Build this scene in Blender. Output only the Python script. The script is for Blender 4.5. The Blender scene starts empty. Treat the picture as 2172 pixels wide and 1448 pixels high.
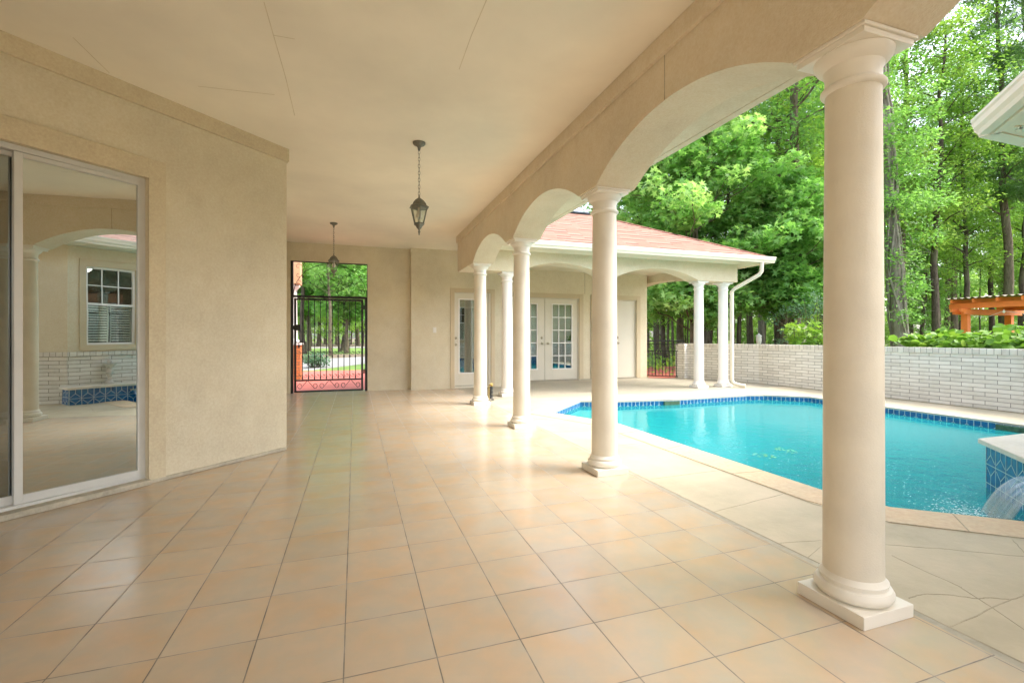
import bpy, math, random
import numpy as np
from mathutils import Vector, Matrix
R_ = math.radians
random.seed(7)
S = bpy.context.scene
COL = S.collection

# ------------------------------------------------------------------ camera
TH = math.atan(333 / 985)
cam_d = bpy.data.cameras.new("Camera")
cam = bpy.data.objects.new("Camera", cam_d)
COL.objects.link(cam)
cam.location = (0, 0, 1.12)
cam.rotation_euler = (R_(90), 0, -TH)
cam_d.sensor_width = 36
cam_d.lens = 985 / 2172 * 36
cam_d.shift_y = -10 / 2172
cam_d.clip_start = 0.05
cam_d.clip_end = 800
S.camera = cam

# ------------------------------------------------------------------ sky, sun, exposure
SUN_EL, SUN_AZ = 52, 118          # azimuth clockwise from +Y
w = bpy.data.worlds.new("World")
S.world = w
w.use_nodes = True
wn = w.node_tree
bg = wn.nodes["Background"]
sky = wn.nodes.new("ShaderNodeTexSky")
sky.sky_type = 'NISHITA'
sky.sun_disc = False
sky.sun_elevation = R_(SUN_EL)
sky.sun_rotation = R_(SUN_AZ)
sky.dust_density = 3.0
sky.air_density = 1.0
sky.ozone_density = 1.0
hs = wn.nodes.new('ShaderNodeHueSaturation')   # thin overcast: paler sky
hs.inputs['Saturation'].default_value = .5
wn.links.new(sky.outputs[0], hs.inputs['Color'])
wn.links.new(hs.outputs[0], bg.inputs[0])
bg.inputs[1].default_value = 0.15
sd = bpy.data.lights.new("Sun", 'SUN')
sd.energy = 0.45
sd.angle = R_(25)
sd.color = (1.0, 0.95, 0.87)
sun = bpy.data.objects.new("Sun", sd)
COL.objects.link(sun)
az = R_(SUN_AZ)
dv = Vector((-math.sin(az) * math.cos(R_(SUN_EL)), -math.cos(az) * math.cos(R_(SUN_EL)), -math.sin(R_(SUN_EL))))
sun.rotation_euler = dv.to_track_quat('-Z', 'Y').to_euler()
S.view_settings.view_transform = 'Standard'
S.view_settings.look = 'None'
S.view_settings.exposure = 2.42
S.view_settings.gamma = 1
S.render.engine = 'CYCLES'
S.cycles.use_denoising = True
S.cycles.max_bounces = 12
S.cycles.diffuse_bounces = 7
S.cycles.glossy_bounces = 5
S.cycles.transparent_max_bounces = 12
S.cycles.sample_clamp_indirect = 8
S.cycles.caustics_reflective = False
S.cycles.caustics_refractive = False

# ------------------------------------------------------------------ node helper
class NT:
    def __init__(s, name):
        s.m = bpy.data.materials.new(name)
        s.m.use_nodes = True
        s.t = s.m.node_tree
        s.b = s.t.nodes["Principled BSDF"]
        s.out = s.t.nodes["Material Output"]
        s._o = None
    def n(s, typ, **kw):
        nd = s.t.nodes.new(typ)
        for k, v in kw.items():
            setattr(nd, k, v)
        return nd
    def l(s, a, b):
        s.t.links.new(a, b)
    def put(s, sock, v):
        if hasattr(v, 'is_output') or isinstance(v, bpy.types.NodeSocket):
            s.l(v, sock)
        elif isinstance(v, (tuple, list)):
            sock.default_value = tuple(v) + ((1,) if len(sock.default_value) == 4 and len(v) == 3 else ())
        else:
            sock.default_value = v
    def obj(s):
        if s._o is None:
            s._o = s.n("ShaderNodeTexCoord")
        return s._o.outputs["Object"]
    def uv(s):
        if s._o is None:
            s._o = s.n("ShaderNodeTexCoord")
        return s._o.outputs["UV"]
    def math(s, op, a, b=0.0, c=None):
        nd = s.n("ShaderNodeMath", operation=op)
        s.put(nd.inputs[0], a); s.put(nd.inputs[1], b)
        if c is not None: s.put(nd.inputs[2], c)
        return nd.outputs[0]
    def sep(s, v):
        nd = s.n("ShaderNodeSeparateXYZ"); s.l(v, nd.inputs[0]); return nd.outputs
    def comb(s, x, y, z=0.0):
        nd = s.n("ShaderNodeCombineXYZ")
        s.put(nd.inputs[0], x); s.put(nd.inputs[1], y); s.put(nd.inputs[2], z)
        return nd.outputs[0]
    def noise(s, v, scale, detail=4, rough=.55, out=0):
        nd = s.n("ShaderNodeTexNoise")
        s.l(v, nd.inputs["Vector"]); nd.inputs["Scale"].default_value = scale
        nd.inputs["Detail"].default_value = detail; nd.inputs["Roughness"].default_value = rough
        return nd.outputs[out]
    def white(s, v):
        nd = s.n("ShaderNodeTexWhiteNoise", noise_dimensions='3D'); s.l(v, nd.inputs[0]); return nd.outputs[0]
    def ramp(s, f, stops):
        nd = s.n("ShaderNodeValToRGB"); s.put(nd.inputs[0], f)
        e = nd.color_ramp.elements
        while len(e) < len(stops): e.new(.5)
        for i, (p, c) in enumerate(stops):
            e[i].position = p; e[i].color = tuple(c) + (1,) if isinstance(c, tuple) else (c, c, c, 1)
        return nd.outputs[0]
    def mix(s, f, a, b, mode='MIX'):
        nd = s.n("ShaderNodeMix", data_type='RGBA', blend_type=mode)
        s.put(nd.inputs[0], f); s.put(nd.inputs[6], a); s.put(nd.inputs[7], b)
        return nd.outputs[2]
    def map(s, v, scale=(1, 1, 1), loc=(0, 0, 0), rot=(0, 0, 0)):
        nd = s.n("ShaderNodeMapping"); s.l(v, nd.inputs[0])
        nd.inputs["Scale"].default_value = scale; nd.inputs["Location"].default_value = loc; nd.inputs["Rotation"].default_value = rot
        return nd.outputs[0]
    def bump(s, h, strength=.3, dist=.01):
        nd = s.n("ShaderNodeBump"); nd.inputs["Strength"].default_value = strength
        nd.inputs["Distance"].default_value = dist; s.l(h, nd.inputs["Height"])
        s.l(nd.outputs[0], s.b.inputs["Normal"]); return nd.outputs[0]
    def fin(s, col=None, rough=None, spec=None, metal=None):
        if col is not None: s.put(s.b.inputs["Base Color"], col)
        if rough is not None: s.put(s.b.inputs["Roughness"], rough)
        if spec is not None: s.put(s.b.inputs["Specular IOR Level"], spec)
        if metal is not None: s.put(s.b.inputs["Metallic"], metal)
        return s.m

def mottled(name, c, var=.08, scale=1.5, rough=.8, bump=.0, bscale=60, spec=.3, c2=None):
    t = NT(name)
    nz = t.noise(t.obj(), scale, 5)
    lo = tuple(x * (1 - var) for x in c); hi = tuple(min(1, x * (1 + var)) for x in c)
    if c2: lo, hi = c, c2
    col = t.ramp(nz, [(.3, lo), (.7, hi)])
    if bump >= .3:      # rough stucco, stone or concrete: mid and fine grain as well
        n2 = t.noise(t.obj(), scale * 7, 6, .7); n3 = t.noise(t.obj(), bscale * .6, 3, .6)
        col = t.mix(.32, col, t.ramp(n2, [(.32, (.40, .40, .40)), (.68, (.60, .60, .60))]), 'OVERLAY')
        col = t.mix(.30, col, t.ramp(n3, [(.35, (.36, .36, .36)), (.65, (.64, .64, .64))]), 'OVERLAY')
    if bump: t.bump(t.noise(t.obj(), bscale, 4, .7), bump, .006)
    return t.fin(col, rough, spec)

def metal_mat(name, c, rough=.45, metal=.9):
    t = NT(name)
    nz = t.noise(t.obj(), 30, 4)
    col = t.ramp(nz, [(.3, tuple(x * .75 for x in c)), (.7, tuple(min(1, x * 1.25) for x in c))])
    return t.fin(col, t.ramp(nz, [(.3, rough * .8), (.7, min(1, rough * 1.3))]), .5, metal)

M = {}
M['stucco'] = mottled('stucco', (.67, .605, .455), .12, .9, .88, .75, 95)
M['stucco_pale'] = mottled('pale_stucco', (.68, .60, .44), .06, 1.1, .85, .35, 90)
M['ceiling'] = mottled('ceiling_paint', (.84, .785, .66), .09, .8, .75, .08, 60)
M['beam'] = mottled('beam_stucco', (.71, .625, .48), .08, 1.2, .88, .6, 110)
M['trim'] = mottled('trim_stucco', (.62, .54, .38), .08, 2.0, .85, .5, 110)
M['trim_pale'] = mottled('pale_trim', (.60, .50, .34), .05, 2.0, .8, .2, 110)
M['column'] = mottled('column_paint', (.73, .685, .58), .08, 3.5, .6, .28, 140, .4)
M['column_trim'] = mottled('column_trim_paint', (.80, .77, .69), .04, 3.0, .5, .1, 140, .4)
M['column_white'] = mottled('column_white_paint', (.84, .82, .78), .03, 2.0, .4, .05, 120, .45)
M['white_door'] = mottled('door_paint', (.70, .655, .545), .03, 2, .5, .03, 60, .4)
M['fascia'] = mottled('fascia_paint', (.74, .69, .55), .04, 3, .45, .05, 60, .4)
M['aluminium'] = mottled('white_aluminium', (.60, .60, .57), .04, 6, .4, .05, 60, .5)
M['iron'] = mottled('black_iron', (.012, .012, .011), .3, 8, .45, .2, 90, .5)
M['bronze'] = metal_mat('weathered_bronze', (.19, .19, .16), .5, .6)
M['nickel'] = metal_mat('nickel', (.50, .44, .32), .3, 1.0)
M['brass'] = metal_mat('brass', (.55, .40, .12), .35, 1.0)
M['plastic_white'] = mottled('white_plastic', (.80, .78, .72), .02, 5, .35)
M['concrete'] = mottled('grey_concrete', (.28, .27, .25), .12, 1.2, .9, .3, 60)
M['rubber'] = mottled('black_rubber', (.02, .03, .04), .3, 20, .4)
M['orange'] = mottled('orange_wood', (.90, .24, .06), .10, 4, .6, .25, 40)
M['joint'] = mottled('dark_joint', (.32, .28, .20), .2, 9, .9, c2=(.52, .45, .33))
M['seam'] = mottled('seam_line', (.66, .59, .44), .1, 9, .9)  # slightly darker tone for the thin ceiling seams
M['sill'] = mottled('old_sill', (.46, .42, .33), .2, 5, .8, .3, 60)
M['room'] = mottled('room_dimness', (.10, .095, .08), .1, 1, .9)  # dimness of the rooms behind glass is put into this dark colour
M['post_wood'] = mottled('weathered_post', (.30, .27, .22), .2, 12, .9, .4, 60)
M['green_plastic'] = mottled('green_plastic', (.02, .28, .18), .1, 9, .4)
M['stone'] = mottled('carved_stone', (.55, .52, .46), .15, 14, .8, .4, 60)
M['mulch'] = mottled('leaf_litter', (.10, .075, .045), .5, 6, .95, .8, 25, c2=(.24, .19, .12))

def m_tile():
    t = NT('floor_tile')
    P = .308
    o = t.sep(t.obj())
    u = t.math('DIVIDE', t.math('SUBTRACT', o[0], .272), P)
    v = t.math('DIVIDE', t.math('SUBTRACT', o[1], 1.93), P)
    fu = t.math('ABSOLUTE', t.math('SUBTRACT', t.math('FRACT', t.math('ADD', u, .5)), .5))
    fv = t.math('ABSOLUTE', t.math('SUBTRACT', t.math('FRACT', t.math('ADD', v, .5)), .5))
    d = t.math('MINIMUM', fu, fv)
    g = t.ramp(d, [(.005, 1.0), (.011, 0.0)])
    cell = t.comb(t.math('FLOOR', u), t.math('FLOOR', v))
    rn = t.white(cell)
    off = t.n("ShaderNodeVectorMath", operation='ADD')
    t.l(t.obj(), off.inputs[0])
    sc = t.n("ShaderNodeVectorMath", operation='SCALE'); t.l(cell, sc.inputs[0]); sc.inputs[3].default_value = 0.9
    t.l(sc.outputs[0], off.inputs[1])
    n1 = t.noise(off.outputs[0], 5.5, 6, .62)
    n2 = t.noise(off.outputs[0], 11, 5, .6)
    base = t.ramp(n1, [(.36, (.51, .445, .355)), (.51, (.54, .43, .31)), (.67, (.585, .40, .24))])
    base = t.mix(t.ramp(n2, [(.42, 0.0), (.75, .4)]), base, (.58, .52, .44))
    tint = t.ramp(rn, [(0, (.95, .95, .95)), (1, (1.03, 1.03, 1.03))])
    base = t.mix(1.0, base, tint, 'MULTIPLY')
    gc = t.ramp(t.noise(t.obj(), 7, 4), [(.35, (.16, .14, .115)), (.65, (.34, .30, .25))])
    col = t.mix(g, base, gc)
    r = t.ramp(n2, [(.3, .19), (.7, .26)])
    rr = t.mix(g, r, (.8, .8, .8))
    hgt = t.math('ADD', t.math('MULTIPLY', g, -1.0), t.math('MULTIPLY', n2, .02))
    t.bump(hgt, .25, .003)
    return t.fin(col, rr, .5)
M['tile'] = m_tile()

def m_brick(name, bw, bh, c1, c2, mortar, ms=.006, off=.5, rough=.85, bump=.5, coord='uv'):
    t = NT(name)
    b = t.n("ShaderNodeTexBrick"); b.offset = off
    t.l(t.uv(), b.inputs["Vector"])
    b.inputs["Scale"].default_value = 1
    b.inputs["Brick Width"].default_value = bw; b.inputs["Row Height"].default_value = bh
    b.inputs["Mortar Size"].default_value = ms; b.inputs["Mortar Smooth"].default_value = .15
    b.inputs["Bias"].default_value = 0
    b.inputs["Color1"].default_value = c1 + (1,); b.inputs["Color2"].default_value = c2 + (1,)
    b.inputs["Mortar"].default_value = mortar + (1,)
    nz = t.noise(t.obj(), 9, 6, .65)
    col = t.mix(.5, b.outputs[0], t.ramp(nz, [(.3, (.36, .36, .36)), (.7, (.64, .64, .64))]), 'OVERLAY')
    h = t.math('ADD', t.math('MULTIPLY', b.outputs[1], -1.0), t.math('MULTIPLY', t.noise(t.obj(), 45, 5, .7), .35))
    t.bump(h, bump, .008)
    return t.fin(col, rough, .25)
M['brick'] = m_brick('cream_brick', .295, .0655, (.80, .77, .70), (.66, .63, .56), (.28, .255, .22), .0045)
M['brick_cap'] = m_brick('cream_brick_cap', .088, .5, (.76, .72, .63), (.62, .58, .51), (.32, .29, .25), .004, 0)
M['brick_orange'] = m_brick('orange_brick', .21, .075, (.62, .22, .07), (.48, .15, .05), (.25, .15, .09), .008)

def m_shingle():
    t = NT('red_shingles')
    o = t.sep(t.uv())
    RH, SW = .19, .30
    v = t.math('DIVIDE', o[1], RH); row = t.math('FLOOR', v)
    ro = t.white(t.comb(row, 3.3))
    u = t.math('DIVIDE', t.math('ADD', o[0], t.math('MULTIPLY', ro, 7)), SW)
    cell = t.comb(t.math('FLOOR', u), row)
    rn = t.white(cell)
    fv = t.math('FRACT', v)
    dash = t.math('MULTIPLY', t.math('LESS_THAN', fv, .24), t.math('GREATER_THAN', rn, .55))
    thin = t.math('MULTIPLY', t.math('LESS_THAN', fv, .07), .5)
    nz = t.noise(t.obj(), 60, 4, .7)
    base = t.ramp(rn, [(0, (.27, .14, .10)), (.5, (.32, .165, .12)), (1, (.36, .20, .15))])
    base = t.mix(.6, base, t.ramp(nz, [(.3, (.4, .4, .4)), (.7, (.6, .6, .6))]), 'OVERLAY')
    col = t.mix(t.math('MAXIMUM', dash, thin), base, (.05, .025, .022))
    t.bump(t.math('ADD', t.math('MULTIPLY', fv, -.8), t.math('MULTIPLY', nz, .2)), .6, .012)
    return t.fin(col, .9, .2)
M['shingle'] = m_shingle()

def m_deck():
    t = NT('stone_deck')
    n1 = t.noise(t.obj(), 1.3, 6, .6)
    n2 = t.noise(t.obj(), 6, 7, .7)
    col = t.ramp(n1, [(.32, (.42, .365, .255)), (.5, (.52, .45, .32)), (.66, (.61, .51, .37))])
    col = t.mix(t.ramp(n2, [(.45, 0.0), (.8, .45)]), col, (.64, .56, .41))
    t.bump(t.noise(t.obj(), 30, 6, .7), .35, .005)
    return t.fin(col, .6, .35)
M['deck'] = m_deck()
M['deck_pale'] = mottled('pale_concrete_deck', (.40, .36, .28), .12, .9, .55, .3, 40)
M['coping'] = mottled('sandstone_coping', (.58, .47, .32), .12, 2.2, .7, .35, 50, c2=(.68, .50, .32))
M['coping_pale'] = mottled('pale_coping', (.46, .42, .34), .07, 2.2, .65, .25, 50)
M['ledge'] = mottled('travertine_cap', (.70, .64, .54), .08, 3.2, .6, .3, 60)
M['red_concrete'] = mottled('red_concrete', (.50, .14, .10), .12, 1.5, .8, .3, 60)
M['plaster'] = mottled('pool_plaster', (.62, .82, .82), .06, 1.0, .8)
M['step_plaster'] = mottled('pale_step_plaster', (.80, .88, .80), .04, 1.0, .8)

def m_bluetile():
    t = NT('blue_glaze')
    n1 = t.noise(t.obj(), 14, 5, .6)
    n2 = t.noise(t.obj(), 3, 3)
    col = t.ramp(n1, [(.3, (.01, .055, .18)), (.55, (.02, .12, .32)), (.75, (.05, .26, .42))])
    col = t.mix(t.ramp(n2, [(.35, 0.0), (.7, .5)]), col, (.02, .16, .32))
    return t.fin(col, .15, .5)
M['bluetile'] = m_bluetile()
M['grout'] = mottled('pale_grout', (.62, .68, .64), .05, 20, .7)

def m_glass(name, fac, tint=(.55, .6, .58), rough=.0):
    t = NT(name)
    t.t.nodes.remove(t.b)
    tr = t.n("ShaderNodeBsdfTransparent"); tr.inputs[0].default_value = tint + (1,)
    gl = t.n("ShaderNodeBsdfGlossy"); gl.inputs["Roughness"].default_value = rough
    gl.inputs["Color"].default_value = (.84, .90, .88, 1)
    lw = t.n("ShaderNodeLayerWeight"); lw.inputs[0].default_value = .35
    f = t.math('ADD', t.math('MULTIPLY', lw.outputs[0], .5), fac)
    f = t.math('MINIMUM', f, .92)
    mx = t.n("ShaderNodeMixShader"); t.l(f, mx.inputs[0]); t.l(tr.outputs[0], mx.inputs[1]); t.l(gl.outputs[0], mx.inputs[2])
    # faint waviness of old glazing
    b = t.n("ShaderNodeBump"); b.inputs["Strength"].default_value = .02; b.inputs["Distance"].default_value = .02
    t.l(t.noise(t.obj(), 1.6, 2), b.inputs["Height"]); t.l(b.outputs[0], gl.inputs["Normal"])
    t.l(mx.outputs[0], t.out.inputs[0])
    return t.m
M['glass'] = m_glass('window_glass', .42)
M['glass_slider'] = m_glass('patio_door_glass', .68, (.30, .33, .31))
M['glass_dark'] = m_glass('dim_patio_glass', .30, (.30, .33, .31))
M['glass_lamp'] = m_glass('lantern_glass', .06, (.92, .93, .88))

def m_water():
    t = NT('pool_water')
    t.t.nodes.remove(t.b)
    co = t.map(t.obj(), (1, 1, 1))
    n1 = t.noise(co, 7, 3, .5)
    n2 = t.noise(co, 30, 3, .6)
    o = t.sep(t.obj())
    dx = t.math('SUBTRACT', o[0], 4.2); dy = t.math('SUBTRACT', o[1], 2.3)
    dist = t.math('SQRT', t.math('ADD', t.math('MULTIPLY', dx, dx), t.math('MULTIPLY', dy, dy)))
    near = t.ramp(t.math('DIVIDE', dist, 3.2), [(0.0, 1.0), (.45, .45), (1.0, 0.0)])
    hgt = t.math('ADD', t.math('MULTIPLY', n1, t.math('ADD', t.math('MULTIPLY', near, 2.2), .35)),
                 t.math('MULTIPLY', n2, t.math('ADD', t.math('MULTIPLY', near, 1.0), .06)))
    b = t.n("ShaderNodeBump"); b.inputs["Strength"].default_value = .38; b.inputs["Distance"].default_value = .03
    t.l(hgt, b.inputs["Height"])
    tr = t.n("ShaderNodeBsdfTransparent"); tr.inputs[0].default_value = (.14, .80, .84, 1)
    df = t.n("ShaderNodeBsdfDiffuse")
    t.put(df.inputs[0], (.03, .45, .48)); t.l(b.outputs[0], df.inputs["Normal"])
    gl = t.n("ShaderNodeBsdfGlossy"); gl.inputs["Roughness"].default_value = .03; t.l(b.outputs[0], gl.inputs["Normal"])
    fr = t.n("ShaderNodeFresnel"); fr.inputs[0].default_value = 1.33; t.l(b.outputs[0], fr.inputs["Normal"])
    m1 = t.n("ShaderNodeMixShader"); m1.inputs[0].default_value = .40
    t.l(tr.outputs[0], m1.inputs[1]); t.l(df.outputs[0], m1.inputs[2])
    m2 = t.n("ShaderNodeMixShader"); t.l(t.math('MULTIPLY', fr.outputs[0], .85), m2.inputs[0])
    t.l(m1.outputs[0], m2.inputs[1]); t.l(gl.outputs[0], m2.inputs[2])
    t.l(m2.outputs[0], t.out.inputs[0])
    return t.m
M['water'] = m_water()

def m_fall():
    t = NT('falling_water')
    t.t.nodes.remove(t.b)
    tr = t.n("ShaderNodeBsdfTransparent"); tr.inputs[0].default_value = (.80, .93, .97, 1)
    gl = t.n("ShaderNodeBsdfGlossy"); gl.inputs["Roughness"].default_value = .12
    df = t.n("ShaderNodeBsdfDiffuse"); df.inputs[0].default_value = (.75, .88, .92, 1)
    o = t.sep(t.uv())
    nz = t.noise(t.comb(t.math('MULTIPLY', o[0], 60), t.math('MULTIPLY', o[1], 2.0)), 1, 3)
    b = t.n("ShaderNodeBump"); b.inputs["Strength"].default_value = .6; b.inputs["Distance"].default_value = .02
    t.l(nz, b.inputs["Height"]); t.l(b.outputs[0], gl.inputs["Normal"])
    m1 = t.n("ShaderNodeMixShader"); t.l(t.ramp(nz, [(.48, .04), (.70, .38)]), m1.inputs[0])
    t.l(tr.outputs[0], m1.inputs[1]); t.l(df.outputs[0], m1.inputs[2])
    m2 = t.n("ShaderNodeMixShader"); m2.inputs[0].default_value = .2
    t.l(m1.outputs[0], m2.inputs[1]); t.l(gl.outputs[0], m2.inputs[2])
    t.l(m2.outputs[0], t.out.inputs[0])
    return t.m
M['fall'] = m_fall()

def m_leaf(name, dark, mid, light, trans=.35):
    t = NT(name)
    a = t.n("ShaderNodeAttribute"); a.attribute_name = 'rnd'
    oi = t.n("ShaderNodeObjectInfo")
    f = t.math('ADD', t.math('MULTIPLY', a.outputs["Fac"], .8), t.math('MULTIPLY', oi.outputs["Random"], .2))
    col = t.ramp(f, [(.05, dark), (.5, mid), (.95, light)])
    t.put(t.b.inputs["Base Color"], col)
    t.b.inputs["Roughness"].default_value = .5
    t.b.inputs["Specular IOR Level"].default_value = .35
    tl = t.n("ShaderNodeBsdfTranslucent"); t.l(t.mix(1.0, col, (1.35, 1.4, .85), 'MULTIPLY'), tl.inputs[0])
    mx = t.n("ShaderNodeMixShader"); mx.inputs[0].default_value = trans
    t.l(t.b.outputs[0], mx.inputs[1]); t.l(tl.outputs[0], mx.inputs[2]); t.l(mx.outputs[0], t.out.inputs[0])
    return t.m
M['leaf_gum'] = m_leaf('sweetgum_leaf', (.11, .26, .06), (.21, .42, .11), (.44, .62, .26), .5)
M['leaf_wood'] = m_leaf('woodland_leaf', (.11, .22, .04), (.21, .37, .065), (.38, .52, .13), .5)
M['leaf_deep'] = m_leaf('deep_green_leaf', (.095, .21, .055), (.18, .36, .09), (.31, .50, .17), .5)
M['leaf_far'] = m_leaf('far_leaf', (.20, .34, .10), (.32, .48, .15), (.46, .60, .24), .45)  # distance haze is put into these paler leaf colours
M['leaf_blue'] = m_leaf('blue_green_leaf', (.07, .15, .09), (.12, .22, .13), (.18, .30, .18))
M['leaf_vine'] = m_leaf('vine_leaf', (.09, .20, .03), (.18, .33, .05), (.32, .46, .08))
M['needle'] = m_leaf('pine_needle', (.07, .16, .05), (.12, .24, .07), (.20, .33, .10), .2)
M['grass'] = mottled('lawn_grass', (.09, .17, .03), .3, 1.5, .95, .8, 60, c2=(.20, .30, .06))

def m_bark(name, a, b, sc=14):
    t = NT(name)
    v = t.map(t.obj(), (sc, sc, sc * .22))
    n1 = t.noise(v, 1, 6, .7)
    n2 = t.noise(t.obj(), 1.5, 3)
    col = t.ramp(n1, [(.35, a), (.65, b)])
    col = t.mix(t.ramp(n2, [(.4, 0.0), (.7, .4)]), col, (.16, .17, .10))
    t.bump(n1, .9, .03)
    return t.fin(col, .95, .1)
M['bark'] = m_bark('brown_bark', (.06, .045, .03), (.20, .16, .115))
M['bark_dark'] = m_bark('dark_bark', (.035, .028, .022), (.13, .10, .08))
M['bark_grey'] = m_bark('grey_bark', (.16, .14, .12), (.36, .32, .28))

def m_emit(name, c, s):
    t = NT(name); t.b.inputs["Emission Color"].default_value = c + (1,); t.b.inputs["Emission Strength"].default_value = s
    t.fin(c, .4); return t.m
M['dome'] = m_emit('lit_dome', (1, .93, .78), 2.2)
M['bulb'] = mottled('bulb_glass', (.85, .83, .78), .02, 5, .3)

# ------------------------------------------------------------------ mesh helpers
class MB:
    def __init__(s): s.v = []; s.f = []; s.sm = []
    def quad(s, *p, sm=False):
        i = len(s.v); s.v += [tuple(q) for q in p]; s.f.append(list(range(i, i + len(p)))); s.sm.append(sm)
    def box(s, x0, y0, z0, x1, y1, z1, T=None):
        x0, x1 = sorted((x0, x1)); y0, y1 = sorted((y0, y1)); z0, z1 = sorted((z0, z1))
        p = [Vector(q) for q in ((x0, y0, z0), (x1, y0, z0), (x1, y1, z0), (x0, y1, z0), (x0, y0, z1), (x1, y0, z1), (x1, y1, z1), (x0, y1, z1))]
        if T is not None: p = [T @ q for q in p]
        i = len(s.v); s.v += [tuple(q) for q in p]
        for f in ((0, 3, 2, 1), (4, 5, 6, 7), (0, 1, 5, 4), (1, 2, 6, 5), (2, 3, 7, 6), (3, 0, 4, 7)):
            s.f.append([i + k for k in f]); s.sm.append(False)
        return s
    def prism(s, poly, z0, z1):
        n = len(poly); i = len(s.v)
        ar = sum(poly[k][0] * poly[(k + 1) % n][1] - poly[(k + 1) % n][0] * poly[k][1] for k in range(n))
        if ar < 0: poly = poly[::-1]
        s.v += [(x, y, z0) for x, y in poly] + [(x, y, z1) for x, y in poly]
        s.f.append([i + k for k in range(n)][::-1]); s.f.append([i + n + k for k in range(n)]); s.sm += [False, False]
        for k in range(n):
            j = (k + 1) % n; s.f.append([i + k, i + j, i + n + j, i + n + k]); s.sm.append(False)
        return s
    def tube(s, pts, r, n=8, cap=True):
        pts = [Vector(p) for p in pts]; i = len(s.v)
        rr = r if isinstance(r, (list, tuple)) else [r] * len(pts)
        up = Vector((0, 0, 1)); prev = None
        for k, p in enumerate(pts):
            d = (pts[min(k + 1, len(pts) - 1)] - pts[max(k - 1, 0)])
            d = d.normalized() if d.length > 1e-9 else Vector((0, 0, 1))
            if prev is None:
                a = d.cross(up)
                if a.length < .1: a = d.cross(Vector((1, 0, 0)))
            else: a = prev - d * prev.dot(d)
            a.normalize(); b = d.cross(a); prev = a
            for q in range(n):
                t = 2 * math.pi * q / n
                s.v.append(tuple(p + (a * math.cos(t) + b * math.sin(t)) * rr[k]))
        for k in range(len(pts) - 1):
            for q in range(n):
                q2 = (q + 1) % n
                s.f.append([i + k * n + q, i + k * n + q2, i + (k + 1) * n + q2, i + (k + 1) * n + q]); s.sm.append(True)
        if cap:
            s.f.append([i + q for q in range(n)][::-1]); s.f.append([i + (len(pts) - 1) * n + q for q in range(n)]); s.sm += [False, False]
        return s
    def lathe(s, prof, n=32, c=(0, 0), ang=0, smooth=True):
        i = len(s.v); m = len(prof)
        for r, z in prof:
            for q in range(n):
                t = 2 * math.pi * q / n + ang
                s.v.append((c[0] + r * math.cos(t), c[1] + r * math.sin(t), z))
        for k in range(m - 1):
            for q in range(n):
                q2 = (q + 1) % n
                s.f.append([i + k * n + q, i + k * n + q2, i + (k + 1) * n + q2, i + (k + 1) * n + q]); s.sm.append(smooth)
        s.f.append([i + q for q in range(n)][::-1]); s.f.append([i + (m - 1) * n + q for q in range(n)]); s.sm += [False, False]
        return s
    def build(s, name, mat, parent=None, bevel=0, loc=None):
        me = bpy.data.meshes.new(name); me.from_pydata(s.v, [], s.f); me.update()
        me.polygons.foreach_set('use_smooth', s.sm)
        if any(s.sm): me.set_sharp_from_angle(angle=R_(38))
        uvl = me.uv_layers.new(name='UVMap')
        for p in me.polygons:
            n = p.normal
            if abs(n.z) > .95: tx, ty = Vector((1, 0, 0)), Vector((0, 1, 0))
            else:
                tx = Vector((-n.y, n.x, 0)).normalized(); ty = n.cross(tx)
                if ty.z < 0: ty = -ty
            for li in p.loop_indices:
                co = me.vertices[me.loops[li].vertex_index].co
                uvl.data[li].uv = (co.dot(tx), co.dot(ty) if abs(n.z) > .05 else co.z)
        me.materials.append(mat if not isinstance(mat, str) else M[mat])
        o = bpy.data.objects.new(name, me); COL.objects.link(o)
        if loc: o.location = loc
        if parent: o.parent = parent
        if bevel:
            b = o.modifiers.new('bevel', 'BEVEL'); b.width = bevel; b.segments = 2; b.limit_method = 'ANGLE'; b.angle_limit = R_(50)
        return o

def tag(o, label=None, cat=None, group=None, kind=None):
    if label: o['label'] = label
    if cat: o['category'] = cat
    if group: o['group'] = group
    if kind: o['kind'] = kind
    return o
def thing(name, label, cat, loc=(0, 0, 0), group=None, rz=0):
    o = bpy.data.objects.new(name, None); COL.objects.link(o); o.location = loc; o.rotation_euler[2] = rz
    o.empty_display_size = .1
    return tag(o, label, cat, group)
def dup(o, parent=None):
    c = o.copy(); COL.objects.link(c)
    if parent: c.parent = parent
    for ch in list(o.children): dup(ch, c)
    return c
def frame2d(p0, p1):
    """matrix: local x along p0->p1, local y = left normal, z up"""
    d = Vector((p1[0] - p0[0], p1[1] - p0[1], 0)); L = d.length; d.normalize()
    n = Vector((-d.y, d.x, 0))
    T = Matrix(((d.x, n.x, 0, p0[0]), (d.y, n.y, 0, p0[1]), (0, 0, 1, 0), (0, 0, 0, 1)))
    return T, L
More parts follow.
